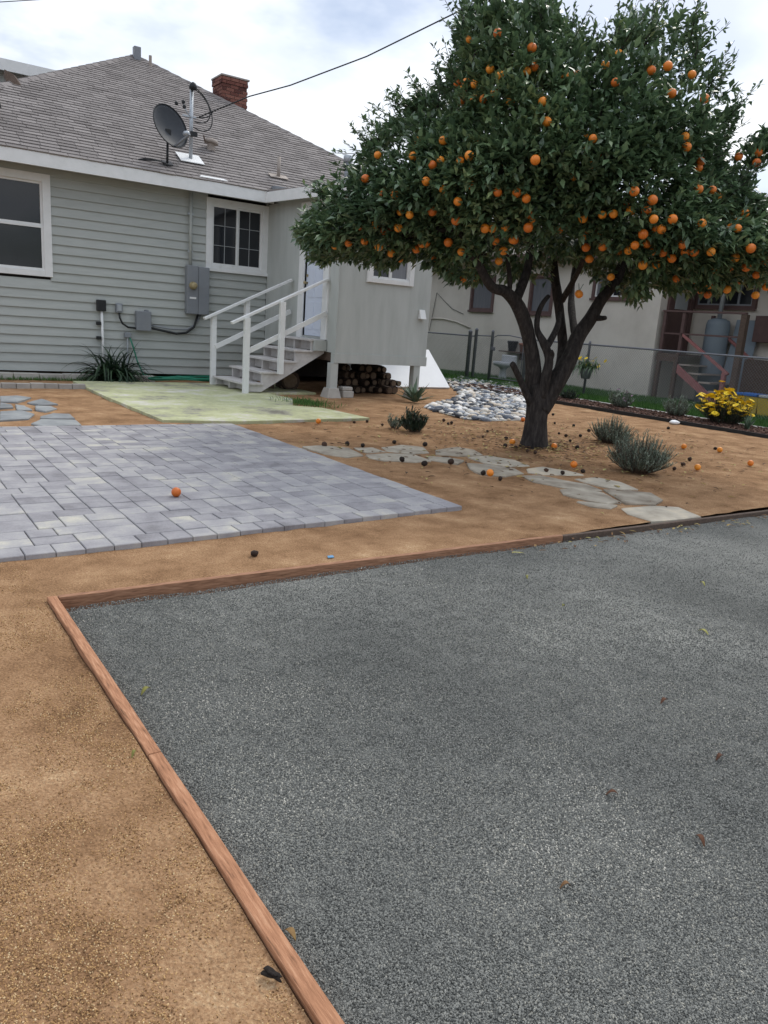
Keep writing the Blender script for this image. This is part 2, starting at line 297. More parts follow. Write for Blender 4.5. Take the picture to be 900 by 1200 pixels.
# loose grains on the gravel court and on the granite, thick near the camera, thinning with distance
def grains(name, pts, size, m, label, cat):
    me = bpy.data.meshes.new(name); me.vertices.add(len(pts)); me.vertices.foreach_set('co', np.asarray(pts, np.float32).ravel()); me.update()
    o = bpy.data.objects.new(name, me); COL.objects.link(o); tag(o, label, cat, None, 'stuff')
    ng = bpy.data.node_groups.new(name, 'GeometryNodeTree')
    ng.interface.new_socket('Geometry', in_out='INPUT', socket_type='NodeSocketGeometry'); ng.interface.new_socket('Geometry', in_out='OUTPUT', socket_type='NodeSocketGeometry')
    n = ng.nodes.new; l = ng.links.new; gi, go = n('NodeGroupInput'), n('NodeGroupOutput')
    ico = n('GeometryNodeMeshIcoSphere'); ico.inputs['Radius'].default_value = 1; ico.inputs['Subdivisions'].default_value = 1
    tr = n('GeometryNodeTransform'); tr.inputs['Scale'].default_value = (1.0, .72, .55); l(ico.outputs[0], tr.inputs[0])
    sm = n('GeometryNodeSetMaterial'); sm.inputs['Material'].default_value = M[m]; l(tr.outputs[0], sm.inputs[0])
    ip = n('GeometryNodeInstanceOnPoints'); l(gi.outputs[0], ip.inputs['Points']); l(sm.outputs[0], ip.inputs['Instance'])
    rr = n('FunctionNodeRandomValue'); rr.data_type = 'FLOAT_VECTOR'; rr.inputs[0].default_value = (0, 0, 0); rr.inputs[1].default_value = (6.3, 6.3, 6.3); l(rr.outputs[0], ip.inputs['Rotation'])
    rs = n('FunctionNodeRandomValue'); rs.data_type = 'FLOAT'; rs.inputs[2].default_value = size[0]; rs.inputs[3].default_value = size[1]; rs.inputs['Seed'].default_value = 5; l(rs.outputs[1], ip.inputs['Scale'])
    l(ip.outputs[0], go.inputs[0]); md = o.modifiers.new('grains', 'NODES'); md.node_group = ng
    return o
def scatter(n, x0, x1, y0, y1, zf, falloff, dens=None):
    P = []; X = rng.uniform(x0, x1, n); Y = rng.uniform(y0, y1, n); K = rng.random(n)
    keep = K < np.exp(-np.maximum(0, np.hypot(X, Y)-1.7)/falloff)
    for x, y in zip(X[keep], Y[keep]):
        if dens is None or dens(x, y) > random.random(): P.append((x, y, zf(x, y)))
    return P
grains('loose_gravel', scatter(4300000, TX1+.004, 9.5, -.5, 3.56, lambda x, y: gz(x, y)+.0012, 1.25), (.0016, .0042), 'gravel_grain', 'dark grey crushed gravel filling the timber framed court', 'gravel')
grains('granite_grains', scatter(850000, -1.9, TX0-.003, -.5, 5.5, lambda x, y: dgz(x, y)+.0006, 1.3, lambda x, y: min(1, max(.07, .40+1.5*nz(x, y, 2.6, 4)+.9*nz(x, y, 9, 4)))), (.0011, .0034), 'dg_grain', 'tan decomposed granite grit on the path beside the timber', 'grit')

# timber edging: two lengths beside the gravel, three along its far side
def timber(name, a, b, w, z0, z1, m, label, group=None):
    a, b = Vector(a), Vector(b); d = (b-a); n = max(2, int(d.length/.12)); sx = Vector((d.y, -d.x)).normalized()*w/2; mb = MB()
    for i in range(n+1):
        p = a+d*i/n; wob = .004*nz(p.x, p.y, 1.4, 6); q = Vector((p.x, p.y))+sx*(wob/(w/2)); zt = z1+.003*nz(p.x, p.y, 2, 8)
        mb.v += [(q.x-sx.x, q.y-sx.y, z0), (q.x+sx.x, q.y+sx.y, z0), (q.x+sx.x, q.y+sx.y, zt), (q.x-sx.x, q.y-sx.y, zt)]
        if i:
            o = 4*i
            mb.f += [(o-4, o-3, o+1, o), (o-3, o-2, o+2, o+1), (o-2, o-1, o+3, o+2), (o-1, o-4, o, o+3)]
    mb.f += [(3, 2, 1, 0), (4*n, 4*n+1, 4*n+2, 4*n+3)]
    return mb.build(name, m, at=(a.x, a.y, 0), bevel=.004, label=label, cat='timber', group=group)
XC = (TX0+TX1)/2
timber('timber_edging', (XC, -2.5), (XC, 2.118), .042, -.08, .012, 'redwood', 'long reddish timber on edge between the tan granite path and the gravel')
timber('timber_edging', (XC, 2.122), (XC, 3.63), .042, -.08, .012, 'redwood', 'short reddish timber that meets the cross timber at the corner of the gravel')
def cross(x0, x1, m, label): timber('timber_edging', (x0, ty(x0)+.02), (x1, ty(x1)+.02), .034, -.08, .010-.0012*(x0-.7), m, label)
cross(TX1+.003, 3.998, 'redwood_x', 'reddish cross timber between the gravel and the granite before the paver patio')
cross(4.002, 6.6, 'old_wood', 'dark brown cross timber at the gravel edge, near the end of the flagstone path')
cross(6.604, 12.2, 'old_wood', 'weathered cross timber continuing past the flagstone path along the gravel')

# ================================================================== PAVER PATIO
PX1, PY0, PY1 = 3.81, 4.41, 8.93
def warp(x, y): return (x, PY1-(PY1-y)*(1+.011*(PX1-x)))
patio = thing('paver_patio', (PX1, PY0, 0), kind='structure')
pl = MB(); pl.add([(*warp(-1.2, PY0+.01), .008), (*warp(PX1-.01, PY0+.01), .008), (PX1-.01, PY1-.01, .008), (-1.2, PY1-.01, .008)], [(0, 1, 2, 3)]); pl.build('joint_sand', 'paver_sand', patio)
U = .0785; nxu = int((PX1+1.0)/U); nyu = int((PY1-PY0)/U)
occ = np.zeros((nyu, nxu), bool); cells = []
for i in range(0, nxu-1, 2): occ[0:2, i:i+2] = True; cells.append((i, 0, 2, 2))       # border course along the front
for j in range(2, nyu):
    for i in range(nxu):
        if occ[j, i]: continue
        opt = [(3, 2), (2, 2), (3, 3), (2, 3), (3, 2), (2, 2)]; random.shuffle(opt)
        for w, h in opt+[(2, 1), (1, 2), (1, 1)]:
            if i+w <= nxu and j+h <= nyu and not occ[j:j+h, i:i+w].any():
                rest = 0
                while i+w+rest < nxu and not occ[j, i+w+rest] and rest < 3: rest += 1
                if rest == 1 and (w, h) not in ((2, 1), (1, 2), (1, 1)): continue
                occ[j:j+h, i:i+w] = True; cells.append((i, j, w, h)); break
def paver_verts(i, j, w, h):
    gp = .0028; x0, x1 = PX1-(i+w)*U+gp, PX1-i*U-gp; y0, y1 = PY0+j*U+gp, PY0+(j+h)*U-gp
    zt = .028+random.uniform(-.0028, .0028); c = .004
    lo = [(*warp(x, y), -.03) for x, y in ((x0, y0), (x1, y0), (x1, y1), (x0, y1))]
    md = [(*warp(x, y), zt-c) for x, y in ((x0, y0), (x1, y0), (x1, y1), (x0, y1))]
    tp = [(*warp(x, y), zt+random.uniform(-.0012, .0012)) for x, y in ((x0+c, y0+c), (x1-c, y0+c), (x1-c, y1-c), (x0+c, y1-c))]
    f = [(k, (k+1) % 4, 4+(k+1) % 4, 4+k) for k in range(4)]+[(4+k, 4+(k+1) % 4, 8+(k+1) % 4, 8+k) for k in range(4)]+[(8, 9, 10, 11)]
    return lo+md+tp, f
def seen_size(c):
    x = PX1-(c[0]+c[2]/2)*U; y = PY0+(c[1]+c[3]/2)*U; d = np.array([x, y, -CAM_H]); k = d@_f
    px = 450+FPX*(d@_r)/k
    return (c[2]*c[3])/(k**3) if px > -15 else -1
cells.sort(key=seen_size, reverse=True); rest = MB()
for k, c in enumerate(cells):
    v, f = paver_verts(*c)
    if k < 300 and seen_size(c) > 0: MB().add(v, f).build('paver', 'paver', patio)
    else: rest.add(v, f)
rest.build('far_pavers', 'paver', patio, kind='stuff')

# ================================================================== GREEN SLAB, FLAGSTONES, BORDERS
sl = [(3.05, 9.20), (3.95, 9.02), (4.9, 9.10), (6.05, 9.20), (5.92, 10.35), (5.55, 10.62), (6.05, 11.6), (5.95, 12.45), (7.0, 12.5), (7.0, 14.1), (3.07, 14.0), (3.02, 11.6)]
slab = MB().prism([(x, y, -.05) for x, y in sl], (0, 0, .085)).build('concrete_slab', 'green_slab', bevel=.006, kind='structure')
def px_stone(name, pts, h, m, parent, sub=3, seed=0):
    P = [on_z(x, y, h) for x, y in pts]; P = [Vector((p.x, max(p.y, ty(p.x)+.06), p.z)) for p in P]; c = sum(P, Vector())/len(P); o = []
    n = len(P)
    for i in range(n):
        a, b = P[i], P[(i+1) % n]
        for k in range(sub):
            p = a.lerp(b, k/sub); j = .03*(b-a).length*nz(p.x, p.y, 9, seed); d = (p-c).normalized(); o.append(p+d*j)
    mb = MB(); k = len(o); base = [Vector((p.x, p.y, -.02)) for p in o]; mid = [Vector((p.x, p.y, h-.008+.004*nz(p.x, p.y, 5, 2))) for p in o]
    top = [c+(p-c)*(1-.015/max(.05, (p-c).length)) for p in o]; top = [Vector((p.x, p.y, h+.006*nz(p.x, p.y, 3, seed))) for p in top]
    mb.add(base+mid+top+[Vector((c.x, c.y, h+.004))], [(i, (i+1) % k, k+(i+1) % k, k+i) for i in range(k)]+[(k+i, k+(i+1) % k, 2*k+(i+1) % k, 2*k+i) for i in range(k)]+[(2*k+i, 2*k+(i+1) % k, 3*k) for i in range(k)])
    return mb.build(name, m, parent)
path = thing('flagstone_path', (5.3, 5.6, 0), kind='structure')
zA = lambda L: [(540+x/2.5, 480+y/2.5) for x, y in L]
zB = lambda L: [(340+x/3, 480+y/3) for x, y in L]
zC = lambda L: [(x/4.5, 440+y/4.5) for x, y in L]
FL = [zA([(470,287),(560,280),(640,285),(705,312),(640,328),(560,325),(490,303)]), zA([(417,232),(480,234),(560,243),(592,262),(570,276),(482,272)]),
      zA([(335,202),(400,197),(470,212),(520,232),(470,232),(420,224),(370,212)]), zA([(178,192),(230,192),(300,206),(370,217),(415,235),(380,237),(290,225),(215,210)]),
      zA([(290,232),(350,230),(420,242),(470,270),(430,274),(370,262),(300,246)]), zA([(340,267),(400,272),(460,279),(440,288),(380,281)]),
      zA([(192,172),(240,167),(310,177),(362,190),(310,191),(240,188),(197,182)]), zA([(20,137),(80,134),(160,147),(203,164),(150,166),(70,155)]),
      zA([(17,155),(80,160),(160,171),(185,185),(130,193),(60,187),(27,170)]),
      zB([(510,141),(590,130),(650,141),(680,158),(590,162),(512,155)]), zB([(322,131),(390,123),(470,131),(488,149),(430,154),(340,145)]),
      zB([(42,128),(110,126),(208,133),(258,159),(200,166),(120,155)]), zB([(222,133),(290,132),(338,147),(270,150)]),
      zB([(264,157),(340,152),(440,157),(496,178),(440,182),(330,177),(282,168)]), zB([(476,162),(560,166),(612,177),(590,188),(492,175)])]
for k, q in enumerate(FL): px_stone('flagstone', q, .012, 'flagstone', path, seed=k)
path2 = thing('slate_stepping_stones', (2.2, 10.5, 0), kind='structure')
for k, q in enumerate([[(0,106),(90,104),(165,114),(90,137),(0,134)], [(140,141),(220,121),(305,149),(200,154)], [(185,158),(270,160),(300,172),(240,188),(190,178)], [(0,142),(60,150),(70,165),(0,168)],
                       [(0,187),(110,182),(185,200),(150,225),(0,233)], [(212,213),(280,197),(370,201),(396,224),(212,222)], [(165,250),(215,227),(400,233),(428,257),(222,266)], [(80,152),(130,158),(170,178),(90,178)]]):
    px_stone('flagstone', zC(q), .02, 'slate', path2, seed=k+30)
bb = thing('brick_border', (0.4, 13.1, 0), 'low row of pinkish grey bricks between the stepping stones and the house', 'border')
for k in range(12):
    x = .6+k*.205; MB().box(x, x+.197, 13.02+random.uniform(-.006, .006), 13.13, -.02, .075+random.uniform(-.006, .004)).build('brick', 'concrete', bb, bevel=.006)
cb = thing('block_row', (.4, 14.75, 0), 'row of pale concrete blocks along the foot of the clapboard wall', 'blocks')
for k in range(10):
    x = .6+k*.405; MB().box(x, x+.397, 14.44+random.uniform(-.012, .012), 14.62, -.02, .10+random.uniform(-.012, .012)).build('block', 'concrete', cb, bevel=.008)

# ================================================================== HOUSE
EY, EZ, SL = 14.55, 3.72, .58
house = thing('house', (6.0, 15.0, 0), 'grey green clapboard house with hip roof, brick chimney and back porch room on posts', 'house')
WY = 15.0
MB().box(.6, 11.3, WY+.08, 26, .12, 3.6).build('wall', 'crawl_dark', house)
MB().box(9.13, 11.31, WY+.0, WY+.079, .12, 3.6).build('side_wall', 'plywood', house)
# clapboards, each course cut round the two windows
WIN1 = (1.45, 3.0, 1.74, 3.42); WIN2 = (5.80, 7.10, 2.15, 3.47)
EXPO = .1565; zb = .11; k = 0
while zb < 3.55:
    zt = min(zb+EXPO+.02, 3.58); cuts = []
    for w in (WIN1, WIN2):
        if zb+EXPO > w[2]+.03 and zb < w[3]-.03: cuts.append((w[0]+.03, w[1]-.03))
    x = .6
    for a, b in cuts+[(7.098, None)]:
        if a-x > .02:
            v = [(x, WY+.06, zb), (a, WY+.06, zb), (a, WY-.032, zb), (x, WY-.032, zb), (x, WY+.06, zt), (a, WY+.06, zt), (a, WY-.001, zt), (x, WY-.001, zt)]
            MB().add(v, [(0,1,2,3),(7,6,5,4),(3,2,6,7),(1,5,6,2),(0,3,7,4),(0,4,5,1)]).build('siding_board', 'siding', house)
        x = b
        if b is None: break
    zb += EXPO; k += 1
def window(par, x0, x1, z0, z1, y, trim, panes, name='window', glass='dark_glass', mull=None, rails=(), munt=(), sill=True, axis='y', frame_m='white_paint', t=.035, sash_m='white_paint'):
    """a framed window in a wall facing -Y (axis 'y') or -X (axis 'x'); u runs along the wall"""
    w = thing(name, (0, 0, 0), parent=par)
    w.location = (0, 0, 0); ORG[w.name] = (0, 0, 0)
    def B(mb, u0, u1, d0, d1, a, b): # d: depth, negative = proud
        return mb.box(u0, u1, y+d0, y+d1, a, b) if axis == 'y' else mb.box(y+d0, y+d1, u0, u1, a, b)
    mb = MB(); B(mb, x0, x0+trim, -t, .05, z0, z1); B(mb, x1-trim, x1, -t, .05, z0, z1); B(mb, x0+trim+.0005, x1-trim-.0005, -t+.003, .05, z1-trim, z1); B(mb, x0+trim+.0005, x1-trim-.0005, -t+.003, .05, z0, z0+trim*.8)
    mb.build('frame', frame_m, w, bevel=.004)
    if sill: B(MB(), x0-.03, x1+.03, -t-.03, -t-.001, z0-.03, z0+.03).build('sill', frame_m, w, bevel=.004)
    a0, a1, b0, b1 = x0+trim, x1-trim, z0+trim*.8, z1-trim; s = .035
    edges = [a0]+list(mull or [])+[a1]
    for i in range(len(edges)-1):
        p0, p1 = edges[i], edges[i+1]; hz = [b0]+list(rails)+[b1]
        for j in range(len(hz)-1):
            q0, q1 = hz[j], hz[j+1]; dd = -.012 if (i+j) % 2 == 0 else .008
            mb = MB(); B(mb, p0, p0+s, dd, .045, q0, q1); B(mb, p1-s, p1, dd, .045, q0, q1); B(mb, p0+s+.0005, p1-s-.0005, dd+.002, .045, q0, q0+s); B(mb, p0+s+.0005, p1-s-.0005, dd+.002, .045, q1-s, q1)
            mb.build('sash', sash_m, w)
            gl = glass if isinstance(glass, str) else glass[(i+j) % len(glass)]
            B(MB(), p0+s*.7, p1-s*.7, dd+.028, dd+.034, q0+s*.7, q1-s*.7).build('pane', gl, w)
            if munt:
                nu, nv = munt
                for u in range(1, nu): x = p0+(p1-p0)*u/nu; B(MB(), x-.005, x+.005, dd+.014, dd+.027, q0+s, q1-s).build('muntin', 'pale_panel', w)
                for u in range(1, nv): z = q0+(q1-q0)*u/nv; B(MB(), p0+s, p1-s, dd+.012, dd+.0255, z-.005, z+.005).build('muntin', 'pale_panel', w)
    return w
window(house, *WIN1, WY-.005, .13, None, rails=(2.58,), sill=False)
window(house, WIN2[0], WIN2[1], WIN2[2], WIN2[3], WY-.005, .12, None, mull=(6.46,), munt=(2, 3))
# eaves
MB().box(.18, 7.0, EY-.02, EY, 3.47, 3.70).build('fascia', 'white_paint', house, bevel=.003)
MB().box(.2, 7.02, EY+.002, WY-.034, 3.52, 3.55).build('soffit', 'siding', house)
# roof: deck + courses of tabs on the front slope
AX, AY, AZ = 6.1, 20.45, 7.142
roof = MB().add([(.2, EY, EZ-.03), (12.0, EY, EZ-.03), (AX, AY, AZ-.03), (.2, 26.3, EZ-.03), (12.0, 26.3, EZ-.03), (.2, EY, EZ-.13), (12, EY, EZ-.13), (12, 26.3, EZ-.13), (.2, 26.3, EZ-.13)],
                [(0,1,2),(1,4,2),(4,3,2),(3,0,2),(0,5,6,1),(1,6,7,4),(4,7,8,3),(3,8,5,0),(8,7,6,5)]).build('roof', 'shingle_felt', house)
sv = Vector((0, 1, SL)).normalized(); nv = Vector((0, -SL, 1)).normalized(); SLEN = (Vector((AX, AY, AZ))-Vector((AX, EY, EZ))).length
tabs = []; r = 0; EX = .135
while r*EX < SLEN-.05:
    s0 = r*EX-.03; s1 = min(s0+EX+.05, SLEN); lo = .2+5.9*max(0, s0)/SLEN; hi = 12-5.9*max(0, s0)/SLEN; x = lo-random.uniform(0, .3)
    while x < hi:
        w = .305+random.uniform(-.012, .012); a, b = max(x+.004, lo), min(x+w-.004, hi)
        if b-a > .03:
            t = .012+random.uniform(0, .006); jit = random.uniform(-.006, .006); P0 = Vector((0, EY, EZ-.03))
            # the upper edge follows the hip so that no tab crosses it
            k1 = 5.9*s1/SLEN; a1, b1 = max(a, .2+k1), min(b, 12-k1)
            if b1-a1 < .01: a1 = b1 = (a1+b1)/2; b1 += .01
            def q(xx, ss, n): p = P0+sv*ss+nv*n; return (xx, p.y, p.z)
            tabs.append((a, [q(a, s0+jit, .004), q(b, s0+jit, .004), q(b1, s1, .004), q(a1, s1, .004), q(a, s0+jit, .012+t), q(b, s0+jit, .012+t), q(b1, s1, .008), q(a1, s1, .008)]))
        x += w
    r += 1
def tab_seen(T):
    p = Vector(T[1][4]); d = np.array([p.x, p.y, p.z-CAM_H]); k = d@_f; px = 450+FPX*(d@_r)/k
    return -k if -20 < px < 420 else -999
tabs.sort(key=tab_seen, reverse=True); rest = MB(); TF = [(4, 5, 6, 7), (0, 1, 5, 4), (1, 2, 6, 5), (3, 0, 4, 7)]
for i, (_, v) in enumerate(tabs):
    if i < 300: MB().add(v, TF).build('shingle', 'shingle', roof)
    else: rest.add(v, TF)
rest.build('upper_shingles', 'shingle', roof, kind='stuff')
for sx in (-1, 1):   # hip caps
    a = Vector((AX+sx*5.9, EY, EZ+.01)); b = Vector((AX, AY, AZ+.01)); mb = MB(); n = 30
    for i in range(n):
        p, q = a.lerp(b, i/n), a.lerp(b, (i+1.12)/n); o = Vector((.11, 0, -.065)) if sx < 0 else Vector((.11, 0, -.0)); 
        mb.add([p+Vector((-.12, 0, -.02)), p+Vector((0, 0, .022)), p+Vector((.12, 0, -.02)), q+Vector((-.12, 0, -.03)), q+Vector((0, 0, .006)), q+Vector((.12, 0, -.03))], [(0, 1, 4, 3), (1, 2, 5, 4), (0, 2, 1)])
    mb.build('hip_cap', 'shingle', roof, kind='stuff')
MB().box(AX-.1, AX+.06, AY-.25, AY-.1, AZ-.15, AZ+.14).build('ridge_vent', 'grey_metal', roof, bevel=.01)
MB().lathe((6.31, 19.99, 6.75), [(.035, 0), (.035, .34)], 10).build('vent_pipe', 'tan_vent', roof)
# taller roof behind, its white fascia showing over the left hip
RZ = on_y(40, 80, 23.44).z-.06; RXE = on_y(95, 82, 23.44).x
rr = MB(); rr.prism([(-6, 23.5, RZ), (RXE, 23.5, RZ), (RXE, 27.5, RZ+.8), (-6, 27.5, RZ+.8)], (0, 0, .12)); rr.build('rear_roof', 'shingle_felt', house)
MB().box(-6, RXE+.02, 23.44, 23.49, RZ-.14, RZ+.13).build('rear_fascia', 'white_paint', house)
MB().box(-6, RXE-.2, 23.8, 27, 3.4, RZ-.01).build('rear_wall', 'siding', house)
# chimney, brick by brick
CHX0, CHX1, CHY0, CHY1 = 7.66, 8.32, 18.9, 19.5
chim = MB().box(CHX0+.02, CHX1-.02, CHY0+.02, CHY1-.02, 5.6, 6.70).build('chimney', 'mortar', house)
bl, bh, gp = .21, .062, .012
for r in range(15):
    z = 5.64+r*(bh+gp); last = r >= 13; e = .02 if last else 0
    for side in range(4):
        L_ = (CHX1-CHX0) if side % 2 == 0 else (CHY1-CHY0)
        x = -(bl/2 if r % 2 else 0)
        while x < L_-.01:
            a, b = max(0, x)+gp/2, min(L_, x+bl)-gp/2; x += bl
            if b-a < .03: continue
            j = random.uniform(-.003, .003)
            if side == 0: v = (CHX0+a, CHX0+b, CHY0-e+j, CHY0+.05)
            elif side == 1: v = (CHX1-.05, CHX1+e+j, CHY0+a, CHY0+b)
            elif side == 2: v = (CHX0+a, CHX0+b, CHY1-.05, CHY1+e+j)
            else: v = (CHX0-e+j, CHX0+.05, CHY0+a, CHY0+b)
            if side in (0, 3): MB().box(*v, z, z+bh).build('brick', 'brick', chim)
            elif side == 1 or side == 2:
                MB().box(v[0]+.001, v[1], v[2]+(.052 if side == 1 else 0), v[3]-(.052 if side == 1 else 0.001), z+.001, z+bh-.001).build('brick', 'brick', chim) if b-a > .11 else None
MB().box(CHX0-.03, CHX1+.03, CHY0-.03, CHY1+.03, 6.75, 6.79).build('chimney_cap', 'mortar', chim, bevel=.01)

# ---- porch room on posts
PX0, PXR, PYF = 7.10, 9.12, 12.05
room = MB(); DY0, DY1, DZ0, DZ1 = 12.58, 13.32, 1.04, 3.22
# side wall (facing -X) with the door opening, front wall with a small window opening, floor and right wall
T = .10; WZ0, WZ1 = .79, 3.50
room.box(PX0, PX0+T, PYF, DY0, WZ0, WZ1); room.box(PX0, PX0+T, DY1, WY-.03, WZ0, WZ1); room.box(PX0+.001, PX0+T, DY0, DY1, WZ0, DZ0); room.box(PX0+.001, PX0+T, DY0, DY1, DZ1, WZ1-.001)
room.build('porch_side_wall', 'plywood', house)
w3 = (7.66, 8.68, 2.06, 3.0); f = MB()
f.box(PX0+T+.001, w3[0]+.03, PYF+.002, PYF+T, WZ0, WZ1); f.box(w3[1]-.03, PXR, PYF+.002, PYF+T, WZ0, WZ1); f.box(w3[0]+.03, w3[1]-.03, PYF+.003, PYF+T, WZ0, w3[2]+.03); f.box(w3[0]+.03, w3[1]-.03, PYF+.003, PYF+T, w3[3]-.03, WZ1)
f.build('porch_front_wall', 'plywood', house)
MB().box(PX0-.012, PX0+.0, PYF-.014, PYF+.001+.06, WZ0, WZ1).build('corner_board', 'plywood', house)
MB().box(PXR-T, PXR+.002, PYF+T+.001, WY, WZ0, WZ1).build('porch_end_wall', 'plywood', house)
MB().box(PX0+.02, PXR-.02, PYF+.02, WY-.01, .64, WZ0-.002).build('porch_floor', 'old_wood', house)
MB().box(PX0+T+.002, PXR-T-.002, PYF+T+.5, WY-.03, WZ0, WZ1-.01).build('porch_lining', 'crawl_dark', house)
window(house, *w3, PYF-.002, .10, None, mull=(8.17,), glass=('dark_glass', 'curtain_glass'), sill=False)
MB().box(PX0-.02, PXR+.02, PYF-.012, PYF+.12, .615, WZ0-.002).build('beam', 'plywood', house, bevel=.004)
MB().box(PX0-.26, PX0-.015, PYF+.30, PYF+.36, .80, .985).build('landing_end', 'plywood', house)
for x in (7.03, 8.86): MB().box(x, x+.145, PYF+.0, PYF+.14, .16, .614).build('post', 'plywood', house, bevel=.004)
for x in (6.98, 8.81):
    MB().hexa([(x-.03, PYF-.06, -.03), (x+.27, PYF-.06, -.03), (x+.27, PYF+.24, -.03), (x-.03, PYF+.24, -.03)], [(x+.02, PYF-.02, .17), (x+.22, PYF-.02, .17), (x+.22, PYF+.18, .17), (x+.02, PYF+.18, .17)]).build('pier', 'concrete', house, bevel=.008)
# porch roof, nearly flat
zr = lambda y: 3.56+(y-PYF)*.045
MB().add([(6.86, 11.80, zr(11.8)), (9.4, 11.8, zr(11.8)), (9.4, 15.2, zr(15.2)+.05), (6.86, 15.2, zr(15.2)+.05), (6.86, 11.8, zr(11.8)-.05), (9.4, 11.8, zr(11.8)-.05), (9.4, 15.2, zr(15.2)-.0), (6.86, 15.2, zr(15.2)-.0)],
         [(0,1,2,3),(7,6,5,4),(0,4,5,1),(1,5,6,2),(2,6,7,3),(3,7,4,0)]).build('porch_roof', 'shingle', house)
MB().hexa([(6.82, 11.79, 3.38), (6.855, 11.79, 3.38), (6.855, 14.548, 3.47), (6.82, 14.548, 3.47)], [(6.82, 11.79, 3.57), (6.855, 11.79, 3.57), (6.855, 14.548, 3.66), (6.82, 14.548, 3.66)]).build('porch_fascia', 'white_paint', house)
MB().box(6.858, 9.4, 11.76, 11.795, 3.38, 3.57).build('porch_fascia', 'white_paint', house)
MB().box(6.86, 9.38, 11.80, 14.5, 3.502, 3.512).build('porch_soffit', 'plywood', house)
MB().box(7.0, 7.75, 14.5, 14.7, 3.70, 3.80).build('flashing', 'grey_metal', house)
# door in the side wall
door = MB().box(PX0+.03, PX0+.07, DY0+.01, DY1-.01, DZ0+.005, DZ1-.01).build('door', 'door_paint', house, bevel=.003)
MB().box(PX0+.020, PX0+.031, DY0+.09, DY1-.09, 2.36, DZ1-.11).build('pane', 'pale_panel', door)
for a, b in ((1.16, 1.66), (1.74, 2.24)):
    for c, d in ((DY0+.10, DY0+.34), (DY1-.34, DY1-.10)): MB().box(PX0+.022, PX0+.031, c, d, a, b).build('panel', 'door_paint', door, bevel=.006)
MB().lathe((PX0+.028, DY1-.06, 2.0), [(.02, 0), (.02, .03), (.03, .04), (.03, .07), (.01, .085)], 12, (-1, 0, 0)).build('knob', 'brass', door, smooth=True)
MB().lathe((PX0+.028, DY1-.06, 2.13), [(.025, 0), (.025, .02)], 12, (-1, 0, 0)).build('lock', 'brass', door)
fr = MB(); fr.box(PX0-.03, PX0+.08, DY1, DY1+.20, 1.0, 3.42); fr.box(PX0-.03, PX0+.08, DY0-.20, DY0, 1.0, 3.42); fr.box(PX0-.027, PX0+.08, DY0+.0005, DY1-.0005, DZ1, 3.42)
fr.build('door_frame', 'white_paint', house, bevel=.004)
MB().hexa([(8.86, PYF-.09, 1.49), (9.0, PYF-.09, 1.49), (9.0, PYF+.001, 1.49), (8.86, PYF+.001, 1.49)], [(8.87, PYF-.03, 1.66), (8.99, PYF-.03, 1.66), (8.99, PYF+.001, 1.66), (8.87, PYF+.001, 1.66)]).build('dryer_vent', 'white_paint', house, bevel=.004)

# ================================================================== STAIRS
st = thing('porch_stairs', (5.5, 13.1, 0), 'white wooden stairs with two handrails up to the porch door', 'stairs')
Y0s, Y1s = 12.42, 13.72; NS = 5; RUN = .318; RISE = .2; X0s = 5.52
for y, nm in ((Y0s, 'stringer'), ((Y0s+Y1s)/2, 'stringer'), (Y1s-.045, 'stringer')):
    pts = [(X0s+.02, 0)]
    for k in range(NS): pts += [(X0s+.02+k*RUN, (k+1)*RISE-.035), (X0s+.02+(k+1)*RUN, (k+1)*RISE-.035)]
    xe = PX0-.02; pts = [(min(a, xe), b) for a, b in pts]; pts += [(xe, .76), (5.86, 0)]
    MB().prism([(a, y, b+.05 if b == 0 else b) for a, b in pts], (0, .045, 0)).build(nm, 'stair_paint', st)
for k in range(NS):
    x = X0s+k*RUN; xe = min(x+RUN+.045, PX0-.035)
    MB().box(x-.03, xe, Y0s-.035, Y1s+.03, (k+1)*RISE-.034, (k+1)*RISE+.002).build('tread', 'stair_paint', st, bevel=.005)
    MB().box(x+.15, x+.165, Y0s+.046, Y1s-.046, k*RISE+.052 if k == 0 else k*RISE+.003, (k+1)*RISE-.036).build('riser', 'stair_paint', st)
for y in (Y0s-.04, Y1s+.05):
    far = y > 13
    a, b = (5.26 if not far else 5.32), 7.06
    zt = lambda x: 1.19+(x-5.26)*.478
    MB().bar((a, y, zt(a)), (b, y, zt(b)), .095, .042).build('handrail', 'white_paint', st, bevel=.004)
    MB().bar((5.54, y, zt(5.54)-.60), (b, y, zt(b)-.585), .04, .085).build('mid_rail', 'white_paint', st, bevel=.004)
    for x, zb_ in ((5.52, .03), (6.17, .37)): MB().box(x-.045, x+.045, y-.044+(-.046 if not far else .046), y+.044+(-.046 if not far else .046), zb_, zt(x)-.022).build('post', 'white_paint', st, bevel=.004)

# ================================================================== SERVICE GEAR ON THE WALL
WF = WY-.034
ep = thing('electrical_panel', (5.6, WF, 1.28), 'tall grey electrical meter panel on the clapboard wall below the window', 'meter panel')
MB().box(5.38, 5.605, WF-.14, WF, 1.28, 2.18).build('cabinet', 'grey_metal', ep, bevel=.012); MB().box(5.61, 5.83, WF-.13, WF, 1.28, 2.17).build('cabinet_door', 'grey_metal', ep, bevel=.012)
MB().lathe((5.49, WF-.14, 1.81), [(.075, 0), (.075, .03), (.062, .035), (.062, .09), (.05, .11), (.02, .115)], 20, (0, -1, 0)).build('meter', 'brass', ep, smooth=True)
MB().box(5.43, 5.56, WF-.146, WF-.141, 1.565, 1.60).build('sticker', 'white_paint', ep)
MB().tube([(5.47, WF-.05, 2.18), (5.47, WF-.05, 3.50)], .028, 10).build('conduit', 'siding', ep, smooth=True)
